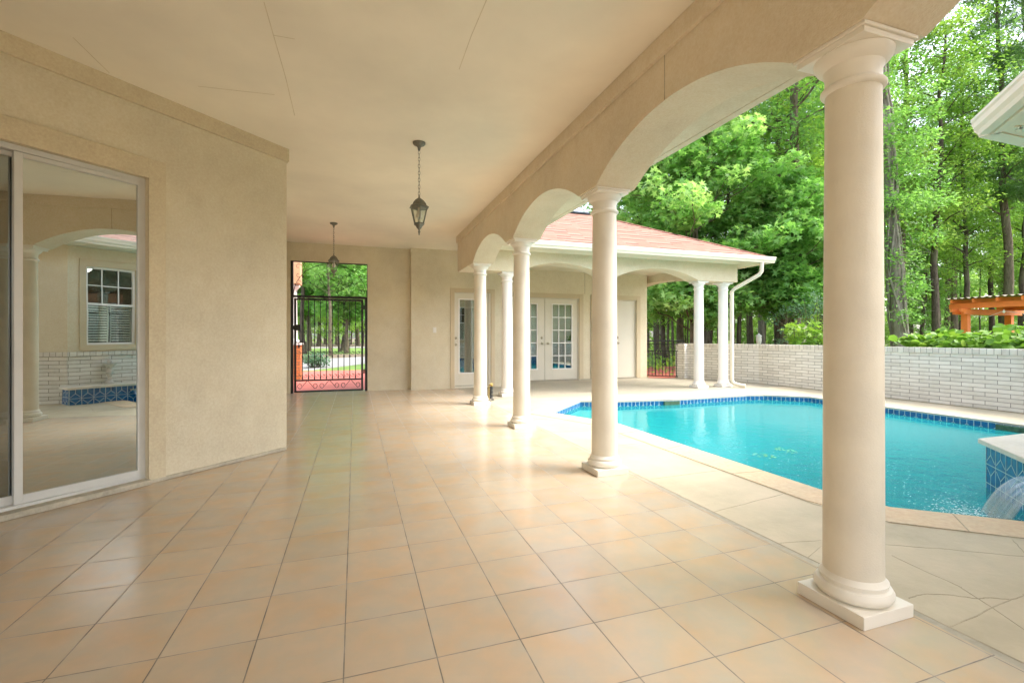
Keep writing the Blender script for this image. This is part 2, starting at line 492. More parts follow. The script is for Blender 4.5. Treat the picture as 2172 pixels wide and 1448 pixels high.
def wall(mb, p0, p1, z0, z1, th, holes=()):
    """wall whose visible face is on the right of p0->p1; thickness goes to the left"""
    T, L = frame2d(p0, p1)
    ss = sorted({0, L} | {h[0] for h in holes} | {h[1] for h in holes}); zs = sorted({z0, z1} | {h[2] for h in holes} | {h[3] for h in holes})
    def q(*p): mb.quad(*[T @ Vector(a) for a in p])
    for i in range(len(ss) - 1):
        for j in range(len(zs) - 1):
            a, b, c, d = ss[i], ss[i + 1], zs[j], zs[j + 1]
            if any(h[0] - 1e-6 <= a and b <= h[1] + 1e-6 and h[2] - 1e-6 <= c and d <= h[3] + 1e-6 for h in holes): continue
            q((a, 0, c), (b, 0, c), (b, 0, d), (a, 0, d))
            q((a, th, c), (a, th, d), (b, th, d), (b, th, c))
    for h in holes:
        a, b, c, d = h
        q((a, 0, c), (a, 0, d), (a, th, d), (a, th, c)); q((b, 0, c), (b, th, c), (b, th, d), (b, 0, d))
        q((a, 0, d), (b, 0, d), (b, th, d), (a, th, d))
        if c > z0 + .001: q((a, 0, c), (a, th, c), (b, th, c), (b, 0, c))
    q((0, 0, z0), (0, 0, z1), (0, th, z1), (0, th, z0)); q((L, 0, z0), (L, th, z0), (L, th, z1), (L, 0, z1))
    q((0, 0, z1), (L, 0, z1), (L, th, z1), (0, th, z1))
    return mb
def arch_beam(mb, axis, c0, c1, a0, a1, zb, zt, arches, rise):
    """beam between c0..c1 across, a0..a1 along; arches: list of (s,e)"""
    def z(a):
        for s_, e_ in arches:
            if s_ < a < e_:
                hw = (e_ - s_) / 2; R = (hw * hw + rise * rise) / (2 * rise); m = (s_ + e_) / 2
                return zb + rise - R + math.sqrt(max(0, R * R - (a - m) ** 2))
        return zb
    xs = {a0, a1}
    for s_, e_ in arches:
        for k in range(33): xs.add(s_ + (e_ - s_) * k / 32)
    xs = sorted(xs)
    P = (lambda c, a, zz: (c, a, zz)) if axis == 'y' else (lambda c, a, zz: (a, c, zz))
    for i in range(len(xs) - 1):
        a, b = xs[i], xs[i + 1]; za, zb_ = z(a), z(b)
        mb.quad(P(c0, a, za), P(c0, b, zb_), P(c0, b, zt), P(c0, a, zt))
        mb.quad(P(c1, a, za), P(c1, a, zt), P(c1, b, zt), P(c1, b, zb_))
        mb.quad(P(c0, a, za), P(c1, a, za), P(c1, b, zb_), P(c0, b, zb_), sm=False)
        mb.quad(P(c0, a, zt), P(c0, b, zt), P(c1, b, zt), P(c1, a, zt))
    mb.quad(P(c0, a0, zb), P(c0, a0, zt), P(c1, a0, zt), P(c1, a0, zb)); mb.quad(P(c0, a1, zb), P(c1, a1, zb), P(c1, a1, zt), P(c0, a1, zt))
    return mb
def ribbon(mb, pts, wd, z, th=.002):
    for (x0, y0), (x1, y1) in zip(pts, pts[1:]):
        T, L = frame2d((x0, y0), (x1, y1)); mb.box(-.001, -wd / 2, z, L + .001, wd / 2, z + th, T)
    return mb

# ------------------------------------------------------------------ ground and paving
H = 2.98
POOL = [(2.76, 6.33), (3.72, 7.30), (4.31, 7.08), (5.03, 7.0), (5.38, 6.94), (7.1, 7.0), (7.45, 6.92), (8.03, 6.45), (8.03, 2.31),
        (4.83, 2.31), (4.02, 1.50), (3.87, 1.66), (3.34, 2.10), (3.24, 2.42), (3.225, 5.26)]
def offset(poly, d):
    n = len(poly); out = []
    for k in range(n):
        p = Vector(poly[k - 1]); q = Vector(poly[k]); r = Vector(poly[(k + 1) % n])
        e1 = (q - p).normalized(); e2 = (r - q).normalized()
        n1 = Vector((-e1.y, e1.x)); n2 = Vector((-e2.y, e2.x)); m = (n1 + n2); m = m / max(.3, m.dot(n1))
        out.append(tuple(q + m * d))
    return out
# POOL runs clockwise, so the left normal points outwards
COPE = offset(POOL, .31)
def holed_sheet(name, outer, hole, z, mat):
    import bmesh
    bm = bmesh.new()
    es = []
    for loop in (outer, hole):
        vs = [bm.verts.new((x, y, z)) for x, y in loop]
        es += [bm.edges.new((vs[k], vs[(k + 1) % len(vs)])) for k in range(len(vs))]
    bmesh.ops.triangle_fill(bm, use_beauty=True, edges=es)
    bmesh.ops.recalc_face_normals(bm, faces=bm.faces)
    if sum(f.normal.z for f in bm.faces) < 0: bmesh.ops.reverse_faces(bm, faces=bm.faces)
    me = bpy.data.meshes.new(name); bm.to_mesh(me); bm.free(); me.materials.append(M[mat])
    o = bpy.data.objects.new(name, me); COL.objects.link(o); return o
g = holed_sheet('ground', [(-260, -260), (260, -260), (260, 300), (-260, 300)], [(-5, -5), (9.15, -5), (9.15, 11), (-5, 11)], -.07, 'mulch'); tag(g, kind='structure')
fl = MB().prism([(-5.2, -5.2), (2.135, -5.2), (2.135, 10.4), (-5.2, 10.4)], -.05, 0).build('patio', 'tile'); tag(fl, kind='structure')
st = MB().prism([(2.135, -5.2), (2.178, -5.2), (2.178, 8.2), (2.135, 8.2)], -.05, -.001).build('patio_edging', 'deck_pale', fl)
dk = holed_sheet('pool_deck', [(2.178, -5.2), (9.3, -5.2), (9.3, 7.95), (2.178, 7.95)], COPE, -.003, 'deck'); tag(dk, kind='structure')
mb = MB()
mb.prism([(2.178, 7.95), (9.3, 7.95), (9.25, 8.65), (8.5, 10.35), (7.6, 11.3), (2.135, 11.3), (2.135, 8.2), (2.178, 8.2)], -.08, -.003)
pp = mb.build('pavilion_floor', 'deck_pale'); tag(pp, kind='structure')
# joints between the stones
JN = [[(2.212, 3.127), (2.904, 3.144)], [(2.185, 2.411), (2.897, 2.524)], [(2.19, 1.934), (2.72, 1.83), (2.93, 2.05)], [(2.187, 1.76), (2.46, 1.86)],
      [(2.612, 1.639), (2.577, 1.328)], [(2.255, 1.347), (2.35, 1.345), (2.453, 1.311), (2.537, 1.243), (2.59, 1.24), (2.653, 1.202)],
      [(2.185, 1.16), (2.643, 1.197), (2.763, 1.203), (3.4, 1.27)], [(2.62, 1.8), (2.742, 1.721), (2.972, 1.588), (3.24, 1.411), (3.5, 1.2)],
      [(3.457, 1.552), (3.3, 1.437)], [(2.18, 4.15), (2.91, 4.22)], [(2.18, 5.05), (2.90, 4.9)], [(2.19, 6.1), (2.7, 5.6)], [(2.577, 1.328), (2.19, .6)], [(2.763, 1.203), (2.7, .3), (2.5, -1)],
      [(2.18, .2), (2.7, .3), (3.6, .1)], [(2.18, -.9), (3.6, -1.0)]]
mb = MB()
for k, p in enumerate(JN):
    q = []
    for a, b in zip(p, p[1:]):
        for i in range(5): q.append((a[0] + (b[0] - a[0]) * i / 5 + random.uniform(-.004, .004), a[1] + (b[1] - a[1]) * i / 5 + random.uniform(-.004, .004)))
    q.append(p[-1]); ribbon(mb, q, .0035 if k not in (5, 6) else .005, -.003, .001)
mb.build('stone_joint', 'joint', dk)
mb = MB(); ribbon(mb, [(2.1785, -5), (2.1785, 1.8), (2.176, 2.6), (2.18, 4.4), (2.1785, 7.6)], .007, -.002)
mb.build('edge_joint', 'joint', dk)
# coping: near side sandstone pieces, far side pale
def ring(name, idx, mat, par=None):
    mb = MB()
    for k in idx:
        j = (k + 1) % len(POOL)
        a, b, c, d = POOL[k], POOL[j], COPE[j], COPE[k]
        mb.prism([a, b, c, d], -.045, .001)
    return mb.build(name, mat, par)
cp = ring('pool_coping', [10, 11, 12, 13, 14], 'coping'); tag(cp, kind='structure')
ring('pale_coping', [0, 1, 2, 3, 4, 5, 6, 7], 'coping_pale', cp)
mb = MB()
for p in ([(3.225, 3.995), (2.915, 3.885)], [(3.23, 3.0), (2.915, 3.03)], [(3.32, 2.16), (2.92, 2.10)], [(3.588, 1.897), (3.351, 1.69)], [(3.22, 4.75), (2.91, 4.7)],
          [(2.98, 5.8), (2.69, 5.68)], [(2.91, 5.3), (2.91, 2.3), (3.06, 1.93), (3.53, 1.53)]):
    ribbon(mb, p, .005, .001)
mb.build('coping_joint', 'joint', cp)
# shell
mb = MB(); n = len(POOL)
for k in range(n):
    a, b = POOL[k], POOL[(k + 1) % n]
    mb.quad((*a, -.02), (*b, -.02), (*b, -1.5), (*a, -1.5))
mb.f = [f[::-1] for f in mb.f]
mb.quad(*[(x, y, -1.5) for x, y in POOL][::-1])
sh = mb.build('pool_shell', 'plaster'); tag(sh, kind='structure')
mb = MB()
mb.prism([(2.78, 6.33), (3.72, 7.28), (4.4, 7.03), (3.23, 5.3)], -1.5, -.16)
mb.prism([(4.4, 7.03), (4.8, 7.0), (3.23, 4.7), (3.23, 5.3)], -1.5, -.48)
mb.prism([(4.8, 7.0), (5.15, 6.95), (3.23, 4.15), (3.23, 4.7)], -1.5, -.75)
mb.build('pool_steps', 'step_plaster', sh)
TW = .152
def tile_band(mbt, mbg, a, b, z0, z1, flip=False, rows=1, inward=1, off=.006):
    """blue tiles as a raised sheet with raised grout lines; visible side is right of a->b times inward"""
    T, L = frame2d(a, b); nt = max(1, round(L / TW)); tw = L / nt; rh = (z1 - z0) / rows
    y0 = -off * inward; y1 = -(off + .0015) * inward
    mbt.box(0, 0, z0, L, y0, z1, T)
    def line(p, q, wd=.006):
        d = Vector((q[0] - p[0], q[1] - p[1])); l_ = d.length; d.normalize(); nn = Vector((-d.y, d.x)) * wd / 2
        mbg.quad(*[T @ Vector((x, y1, z)) for x, z in ((p[0] - nn.x, p[1] - nn.y), (q[0] - nn.x, q[1] - nn.y), (q[0] + nn.x, q[1] + nn.y), (p[0] + nn.x, p[1] + nn.y))])
    for r in range(rows):
        zb = z0 + r * rh; s = 1 if r % 2 == 0 else -1; zc = zb + rh * .5; zl = zb if s > 0 else zb + rh; zu = zb + rh if s > 0 else zb
        for i in range(nt + 1):
            line((i * tw, zb), (i * tw, zb + rh), .007)
            if i < nt:
                c = (i + .5) * tw; m = zl + (zc - zl) * 1.1
                line((c, m), (c, zu)); line((c, m), (c - tw * .42, zl + (zu - zl) * .16)); line((c, m), (c + tw * .42, zl + (zu - zl) * .16))
        line((0, zb), (L, zb), .006)
        line((0, zb + rh), (L, zb + rh), .006)
mbt, mbg = MB(), MB()
for k in range(n):
    if k in (8, 9): continue
    a, b = POOL[k], POOL[(k + 1) % n]
    tile_band(mbt, mbg, a, b, -.155, -.02)
bt = mbt.build('waterline_tile', 'bluetile', sh); mbg.build('tile_grout', 'grout', bt)
# skimmer mouths
mb = MB(); mb.box(5.20, 6.93, -.12, 5.52, 6.965, -.03); mb.box(7.98, 3.45, -.12, 8.022, 3.75, -.03)
mb.build('skimmer', mottled('algae_green', (.07, .12, .07), .4, 20, .5), sh)
mb = MB(); mb.lathe([(.11, -1.5), (.11, -1.485), (.09, -1.475), (0.001, -1.47)], 24, (4.9, 3.75)); mb.lathe([(.11, -1.5), (.11, -1.485), (.09, -1.475), (.001, -1.47)], 24, (5.25, 4.6))
wp = [(x, y) for x, y in POOL]
wt = MB().quad(*[(x, y, -.095) for x, y in wp][::-1])
wt = MB(); wt.quad(*[(x, y, -.095) for x, y in wp][::-1]); wo = wt.build('water', 'water'); tag(wo, kind='structure')
# drifting leaves
for (x, y, lb) in ((3.955, 3.676, 'loose patch of yellow-green leaves floating nearer the coping'), (4.352, 3.80, 'loose patch of yellow-green leaves floating farther from the coping')):
    mb = MB()
    for i in range(26):
        r = .13 * math.sqrt(random.random()); a = random.uniform(0, 6.28); cx_, cy_ = r * math.cos(a) * .8, r * math.sin(a) * 1.2; s_ = random.uniform(.008, .02); b = random.uniform(0, 6.28)
        mb.quad(*[(cx_ + s_ * k_ * math.cos(b + q), cy_ + s_ * k_ * math.sin(b + q), random.uniform(0, .003)) for q, k_ in ((0, 1.5), (1.6, .7), (3.1, 1.3), (4.7, .7))])
    tag(mb.build('floating_leaves', mottled('wet_leaf', (.12, .38, .20), .3, 30, .5), loc=(x, y, -.093)), lb, 'leaves', 'patches of leaves floating on the pool')

# ------------------------------------------------------------------ main house
house = thing('house', 'beige stucco house with covered porch, arched beam and columns', 'house', (-.644, 5.09, 0))
HB = Vector(house.location)
def hp(o):   # parent to the house keeping world coordinates
    o.parent = house; o.location = Vector(o.location) - HB; return o
def under(par, base):
    def f(o): o.parent = par; o.location = Vector(o.location) - Vector(base); return o
    return f
A = (-.644, 5.09)
def W45(s, off=0):    # point on the slider wall, s metres from the corner, off metres out of the wall
    return (A[0] - s * .70711 + off * .70711, A[1] - s * .70711 - off * .70711)
SW0, SW1 = 1.205, 3.20      # opening
ZT = 2.325
mb = MB(); wall(mb, W45(4.2), A, 0, H + .1, .16, [(4.2 - SW1, 4.2 - SW0, 0, ZT)])
wl = hp(mb.build('wall', 'stucco'))
mb = MB(); wall(mb, (A[0] - .116, A[1] + .116), (A[0] - .9, A[1] + .9), 0, H + .1, .16); wall(mb, (A[0] - .9, A[1] + .9), (A[0] - .9, 10.05), 0, H + .1, .16)
wall(mb, (-3.614, -5), W45(4.2), 0, H + .1, .16)
hp(mb.build('wall', 'stucco'))
GX0, GX1, GZ = -1.205, .245, 2.622
mb = MB(); wall(mb, (-1.6, 10.05), (1.125, 10.05), 0, H + .1, .2, [(GX0 + 1.6, GX1 + 1.6, 0, GZ)])
hp(mb.build('wall', 'stucco'))
mb = MB(); DX0, DX1, DZ = 2.04, 2.86, 2.085
mb.box(1.118, 9.925, 0, 1.25, 10.3, H + .1)
wall(mb, (1.25, 9.925), (3.14, 9.925), 0, H + .1, .16, [(DX0 - 1.25, DX1 - 1.25, 0, DZ)])
wall(mb, (3.14, 10.086), (3.14, 10.9), 0, H + .1, .16)
hp(mb.build('wall', 'stucco'))
# crown band under the ceiling
mb = MB()
T, L = frame2d(W45(4.2), W45(-.012)); mb.box(0, -.022, 2.855, L, .0, H, T)
T, L = frame2d((A[0] + .0, A[1] + .022), (A[0] - .9, A[1] + .92)); mb.box(0, -.012, 2.855, L, .012, H, T)
hp(mb.build('crown_band', 'trim'))
mb = MB(); mb.box(-1.6, 10.035, 2.89, 1.10, 10.05, H); mb.box(1.105, 9.905, 2.89, 1.79, 9.925, H)
hp(mb.build('crown_band', 'stucco'))
# trim round the sliding door
mb = MB()
T, L = frame2d(W45(4.0), W45(0))
mb.box(4.0 - SW0, -.018, 0, 4.0 - SW0 + .118, .0, ZT + .15, T)
mb.box(4.0 - SW1 - .118, -.018, 0, 4.0 - SW1, .0, ZT + .15, T)
mb.box(4.0 - SW1, -.018, ZT, 4.0 - SW0, .0, ZT + .15, T)
hp(mb.build('door_surround', 'trim', bevel=.003))
mb = MB(); mb.box(4.0 - SW1 - .12, -.05, .002, 4.0 - SW0 + .005, .16, .04, T); mb.box(4.0 - SW0 + .01, -.02, .002, 4.0 - .02, .001, .03, T)
hp(mb.build('door_sill', 'sill', bevel=.003))
# sliding patio door: fixed frame and two panels, the panes a shade out of line with the wall
sl = hp(thing('sliding_door', None, None)); sl.location = (0, 0, 0)
u = under(sl, HB)
mb = MB()
fw = .042
mb.box(4.0 - SW0 - fw, .03, .04, 4.0 - SW0, .13, ZT, T); mb.box(4.0 - SW1, .03, .04, 4.0 - SW1 + fw, .13, ZT, T)
mb.box(4.0 - SW1 + fw, .03, ZT - .035, 4.0 - SW0 - fw, .13, ZT, T); mb.box(4.0 - SW1 + fw, .03, .04, 4.0 - SW0 - fw, .13, .06, T)
u(mb.build('door_frame', 'aluminium', bevel=.002))
def panel(s0, s1, off, rot, mat):
    a = Vector((*W45(s1, -off), 0)); T0, _ = frame2d(W45(s1, -off), W45(s0, -off)); Lp = s1 - s0
    Tr = T0 @ Matrix.Rotation(R_(rot), 4, 'Z')
    mbf = MB(); z0, z1, w_ = .062, ZT - .037, .04
    mbf.box(0, -.014, z0, w_, .014, z1, Tr); mbf.box(Lp - .012, -.014, z0, Lp, .014, z1, Tr)
    mbf.box(w_, -.014, z1 - .03, Lp - .012, .014, z1, Tr); mbf.box(w_, -.014, z0, Lp - .012, .014, z0 + .055, Tr)
    f = u(mbf.build('door_panel', 'aluminium', bevel=.002))
    mg = MB(); mg.box(w_, -.003, z0 + .055, Lp - .012, .003, z1 - .03, Tr)
    gg = mg.build('pane', mat, f)
panel(SW0 + .043, 1.916, .055, -2, 'glass_slider')
panel(1.90, SW1 - .043, .105, -.6, 'glass_dark')
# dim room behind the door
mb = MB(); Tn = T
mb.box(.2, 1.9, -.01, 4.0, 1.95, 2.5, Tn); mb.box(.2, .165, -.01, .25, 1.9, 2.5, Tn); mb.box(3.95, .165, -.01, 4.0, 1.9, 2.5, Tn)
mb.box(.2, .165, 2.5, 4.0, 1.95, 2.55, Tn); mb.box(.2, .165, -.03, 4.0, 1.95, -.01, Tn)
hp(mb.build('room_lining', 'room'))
# ceiling with its hairline seams
mb = MB(); mb.box(-5, -3.3, H, 2.17, 10.3, H + .12)
ce = hp(mb.build('ceiling', 'ceiling'))
def ceil_pt(px, py):
    f_, h_, cx_, hy = 985., 1.12, 1086., 714.
    d = f_ * (h_ - H) / (py - hy); l_ = (px - cx_) / f_ * d
    return (d * math.sin(TH) + l_ * math.cos(TH), d * math.cos(TH) - l_ * math.sin(TH))
for p in ([(560, 5), (580, 75), (606, 165), (625, 245)], [(580, 75), (625, 83)], [(420, 183), (500, 192), (582, 201)], [(1032, 0), (1000, 75), (974, 147)], [(155, 80), (232, 155)]):
    mb = MB(); ribbon(mb, [ceil_pt(*q) for q in p], .005, H - .0015, .001)
    seam = mb.build('ceiling_seam', 'seam'); seam.parent = ce
# porch beam with arches
CY = [-.67, 1.385, 3.43, 5.47, 7.50]
SPR = [(CY[i] + .155, CY[i + 1] - .155) for i in range(4)] + [(-2.7, CY[0] - .155)]
mb = MB(); arch_beam(mb, 'y', 1.81, 2.165, -3.3, 8.50, 2.32, H, SPR, .258)
bm_ = hp(mb.build('arched_beam', 'beam'))
mb = MB(); mb.box(1.782, -3.3, 2.855, 1.81, 8.515, H - .001); u_ = mb.build('beam_crown', 'beam', bevel=.003); u_.parent = bm_
mb = MB(); mb.box(1.8085, 2.41, 2.58, 1.811, 2.416, 2.855); u_ = mb.build('control_joint', 'joint'); u_.parent = bm_
# columns
def column_prof(z0, z1):
    k = z1
    base = [(.116, z0), (.130, z0 + .006), (.139, z0 + .022), (.139, z0 + .034), (.130, z0 + .050), (.118, z0 + .055), (.118, z0 + .060), (.121, z0 + .066), (.121, z0 + .073), (.113, z0 + .080), (.106, z0 + .094)]
    cap = [(.098, k - .185), (.110, k - .180), (.115, k - .172), (.115, k - .164), (.108, k - .156), (.100, k - .150), (.099, k - .105), (.106, k - .092), (.107, k - .086), (.113, k - .082), (.128, k - .068), (.137, k - .052), (.140, k - .040), (.138, k - .036)]
    return base, cap
def make_column(name, mat, parent, top=2.32, matc=None):
    col = bpy.data.objects.new(name, None); COL.objects.link(col); col.parent = parent; col.empty_display_size = .1
    b, c = column_prof(.052, top)
    m1 = MB(); m1.box(-.141, -.141, 0, .141, .141, .052); m1.build('plinth', matc or mat, col, bevel=.003)
    m2 = MB(); m2.lathe(b, 48); m2.build('base', matc or mat, col)
    m3 = MB(); z0, z1 = .146, top - .185
    m3.lathe([(.1065 - .0085 * (k / 12) ** 1.6, z0 + (z1 - z0) * k / 12) for k in range(13)], 48); m3.build('shaft', mat, col)
    m4 = MB(); m4.lathe(c, 48)
    m4.box(-.142, -.142, top - .037, .142, .142, top - .014); m4.box(-.152, -.152, top - .014, .152, .152, top)
    m4.build('capital', matc or mat, col, bevel=.0025)
    return col
c0 = make_column('column', 'column', house, matc='column_trim')
for i, y in enumerate(CY):
    c = c0 if i == 0 else dup(c0, house)
    c.location = Vector((1.975, y, 0)) - HB
# porch roof above with eave and gutter towards the pool
def roof_quad(mb, *p): mb.quad(*p)
mb = MB()
mb.quad((2.60, -3.4, 2.86), (2.60, 7.75, 2.86), (-1.5, 10.4, 4.9), (-1.5, -3.4, 4.9))
mb.quad((-1.5, -3.4, 4.9), (-1.5, 10.4, 4.9), (-6, 10.4, 3.4), (-6, -3.4, 3.4))
mb.quad((2.60, 7.75, 2.86), (2.3, 10.4, 3.15), (-1.5, 10.4, 4.9))
mb.quad((2.6, -3.4, 2.86), (-1.5, -3.4, 4.9), (-6, -3.4, 3.4), (-6, -3.4, 2.86))
hp(mb.build('roof', 'shingle'))
mb = MB(); mb.box(2.165, -3.4, 2.72, 2.56, 7.79, 2.74); mb.box(2.165, -3.4, 2.74, 2.18, 8.5, 3.0)
hp(mb.build('eave_soffit', 'beam'))  # beam brown puts the shade under the eave into the soffit colour
GUT = [(0, .02), (.012, -.0), (.075, 0), (.085, .03), (.105, .055), (.11, .09), (.12, .105), (.12, .125), (.0, .125)]
def gutter(mb, T, L, flip=1):
    n_ = len(GUT); i0 = len(mb.v)
    for xx in (0, L):
        for (o_, z_) in GUT: mb.v.append(tuple(T @ Vector((xx, -o_ * flip, z_))))
    for k in range(n_):
        j = (k + 1) % n_; mb.f.append([i0 + k, i0 + j, i0 + n_ + j, i0 + n_ + k]); mb.sm.append(False)
    mb.f.append([i0 + k for k in range(n_)]); mb.f.append([i0 + n_ + k for k in range(n_)][::-1]); mb.sm += [False, False]
mb = MB(); T, L = frame2d((2.56, -3.4), (2.56, 7.65)); T = Matrix.Translation((0, 0, 2.72)) @ T; gutter(mb, T, L)
hp(mb.build('gutter', 'beam'))  # gutter takes the beam brown too, its shade held in the colour

def surround(mb, x0, x1, z1, y, w_=.09, d=.016):
    mb.box(x0 - w_, y - d, 0.002, x0, y, z1 + w_); mb.box(x1, y - d, 0.002, x1 + w_, y, z1 + w_); mb.box(x0, y - d, z1, x1, y, z1 + w_)
def knob(par, x, y, z, ub, deadbolt=True):
    mb = MB()
    def lat(pr, zc):
        i = len(mb.v); mb.lathe([(r, q) for r, q in pr], 20)
        for k in range(i, len(mb.v)):
            vx, vy, vz = mb.v[k]; mb.v[k] = (x + vx, y - vz, zc + vy)
    lat([(.033, 0), (.033, .006), (.012, .01), (.012, .035), (.027, .042), (.03, .055), (.024, .068), (.005, .07)], z)
    hk = mb.build('door_handle', 'nickel', par)
    if deadbolt:
        mb = MB()
        i = len(mb.v); mb.lathe([(.033, 0), (.033, .008), (.024, .018), (.02, .022), (.004, .022)], 20)
        for k in range(len(mb.v)):
            vx, vy, vz = mb.v[k]; mb.v[k] = (x + vx, y - vz, z + .14 + vy)
        mb.build('deadbolt', 'nickel', par)
    return hk
def door_leaf(parent, base, x0, x1, z0, z1, y, glass=None, cols=1, rows=1, kx=None, mat='white_door', bolt=True):
    root = bpy.data.objects.new('door', None); COL.objects.link(root); root.parent = parent; root.location = -Vector(base)
    mb = MB()
    if glass is None: mb.box(x0, y, z0, x1, y + .04, z1)
    else:
        gx0, gx1, gz0, gz1 = glass
        mb.box(x0, y, z0, gx0, y + .04, z1); mb.box(gx1, y, z0, x1, y + .04, z1); mb.box(gx0, y, z0, gx1, y + .04, gz0); mb.box(gx0, y, gz1, gx1, y + .04, z1)
    mb.build('door_leaf', mat, root, bevel=.002)
    if glass:
        mb = MB(); t_ = .022
        mb.box(gx0 - t_, y - .012, gz0 - t_, gx0 + .004, y - .0005, gz1 + t_); mb.box(gx1 - .004, y - .012, gz0 - t_, gx1 + t_, y - .0005, gz1 + t_)
        mb.box(gx0 + .004, y - .012, gz1 - .004, gx1 - .004, y - .0005, gz1 + t_); mb.box(gx0 + .004, y - .012, gz0 - t_, gx1 - .004, y - .0005, gz0 + .004)
        for c_ in range(1, cols):
            xx = gx0 + (gx1 - gx0) * c_ / cols; mb.box(xx - .011, y - .006, gz0 + .004, xx + .011, y + .012, gz1 - .004)
        for r_ in range(1, rows):
            zz = gz0 + (gz1 - gz0) * r_ / rows; mb.box(gx0 + .004, y - .005, zz - .011, gx1 - .004, y + .011, zz + .011)
        mb.build('glazing_bars', 'column_white', root)
        mb = MB(); mb.box(gx0, y + .016, gz0, gx1, y + .020, gz1); mb.build('pane', 'glass', root)
    if kx is not None: knob(root, kx, y, .955, None, bolt)
    return root
# side door by the switch
mb = MB(); surround(mb, DX0, DX1, DZ, 9.925); hp(mb.build('door_surround', 'trim_pale', bevel=.003))
mb = MB(); mb.box(DX0, 9.93, .002, DX1, 10.02, .045); mb.box(DX0, 9.94, .045, DX0 + .012, 10.0, DZ); mb.box(DX1 - .05, 9.935, .045, DX1, 10.0, DZ); mb.box(DX0 + .012, 9.94, DZ - .012, DX1 - .05, 10.0, DZ)
hp(mb.build('door_jamb', 'white_door', bevel=.002))
dr = door_leaf(house, HB, DX0 + .014, DX1 - .052, .055, DZ - .014, 9.955, (2.155, 2.66, .335, 1.93), kx=2.075)
mb = MB(); mb.box(2.156, 9.976, 1.77, 2.659, 9.98, 1.929); mb.box(2.156, 9.974, 1.755, 2.659, 9.984, 1.77)
o = mb.build('roller_blind', 'plastic_white', dr)
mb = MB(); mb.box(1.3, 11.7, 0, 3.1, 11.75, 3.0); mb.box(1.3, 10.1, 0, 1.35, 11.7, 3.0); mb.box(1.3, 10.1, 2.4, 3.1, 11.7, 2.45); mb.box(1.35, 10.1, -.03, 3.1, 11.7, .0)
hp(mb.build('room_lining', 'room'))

# ------------------------------------------------------------------ pool house
PB = Vector((7.6, 10.9, 0))
ph = thing('pool_house', 'pool pavilion with red shingle hip roof, french doors and arched front', 'pavilion', PB)
up = under(ph, PB)
FY = 8.38
mb = MB(); arch_beam(mb, 'x', 8.20, 8.56, 2.165, 8.08, 2.335, 2.80, [(2.89, 4.70), (5.02, 7.02)], .21)
up(mb.build('arched_beam', 'stucco_pale'))
mb = MB(); arch_beam(mb, 'y', 7.75, 8.08, 8.56, 13.4, 2.335, 2.80, [(8.85, 12.8)], .27)
up(mb.build('arched_beam', 'stucco'))
mb = MB(); 
F0, F1, FZ = 3.63, 5.53, 2.11
G0, G1 = 6.0, 7.265
wall(mb, (3.14, 10.9), (7.6, 10.9), 0, 2.80, .16, [(F0 - 3.14, F1 - 3.14, 0, FZ), (G0 - 3.14, G1 - 3.14, 0, FZ)])
wall(mb, (7.6, 11.061), (7.6, 13.4), 0, 2.80, .16)
up(mb.build('wall', 'stucco_pale'))
mb = MB(); mb.box(5.858, 10.885, .02, 5.870, 10.8995, FZ + .11); mb.box(5.69, 10.896, FZ + .13, 5.70, 10.8999, 2.8); mb.box(5.868, 10.8985, .02, 5.995, 10.8995, .03)
up(mb.build('control_joint', 'joint'))
mb = MB(); mb.box(2.165, 8.56, 2.80, 7.75, 13.4, 2.85); mb.box(2.165, 7.80, 2.725, 8.50, 8.20, 2.745); mb.box(8.08, 8.20, 2.725, 8.50, 13.6, 2.745); mb.box(2.165,8.2,2.80,8.08,8.56,2.85); mb.box(7.75,8.56,2.80,8.08,13.4,2.85)
up(mb.build('soffit', 'fascia'))
mb = MB(); surround(mb, F0, F1, FZ, 10.9, .12); up(mb.build('door_surround', 'trim_pale', bevel=.003))
mb = MB(); surround(mb, G0, G1, FZ, 10.9, .12); up(mb.build('door_surround', 'trim_pale', bevel=.003))
mb = MB(); mb.box(F0, 10.86, .001, F1, 11.0, .012); mb.box(G0, 10.86, .001, G1, 11.0, .012); mb.box(3.2, 10.84, -.002, 5.99, 10.86, .02)
up(mb.build('door_sill', 'deck_pale'))
for (a, b, z0) in ((F0, F1, .012), (G0, G1, .012)):
    mb = MB(); mb.box(a, 10.915, z0, a + .016, 10.99, FZ); mb.box(b - .016, 10.915, z0, b, 10.99, FZ); mb.box(a + .016, 10.915, FZ - .016, b - .016, 10.99, FZ)
    up(mb.build('door_jamb', 'white_door'))
fm = (F0 + F1) / 2
door_leaf(ph, PB, F0 + .02, fm - .004, .02, FZ - .02, 10.94, (3.86, 4.36, .306, 1.946), 3, 5, fm - .08)
door_leaf(ph, PB, fm + .004, F1 - .02, .02, FZ - .02, 10.94, (4.79, 5.33, .306, 1.946), 3, 5, fm + .08, bolt=False)
gm = (G0 + G1) / 2
door_leaf(ph, PB, G0 + .02, gm - .003, .02, FZ - .02, 10.94, None)
door_leaf(ph, PB, gm + .003, G1 - .02, .02, FZ - .02, 10.94, None, kx=gm + .07)
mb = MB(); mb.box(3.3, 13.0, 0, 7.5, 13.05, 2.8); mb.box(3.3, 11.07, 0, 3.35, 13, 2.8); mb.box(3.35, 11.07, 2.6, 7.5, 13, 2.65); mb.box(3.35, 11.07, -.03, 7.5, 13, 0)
up(mb.build('room_lining', 'room'))
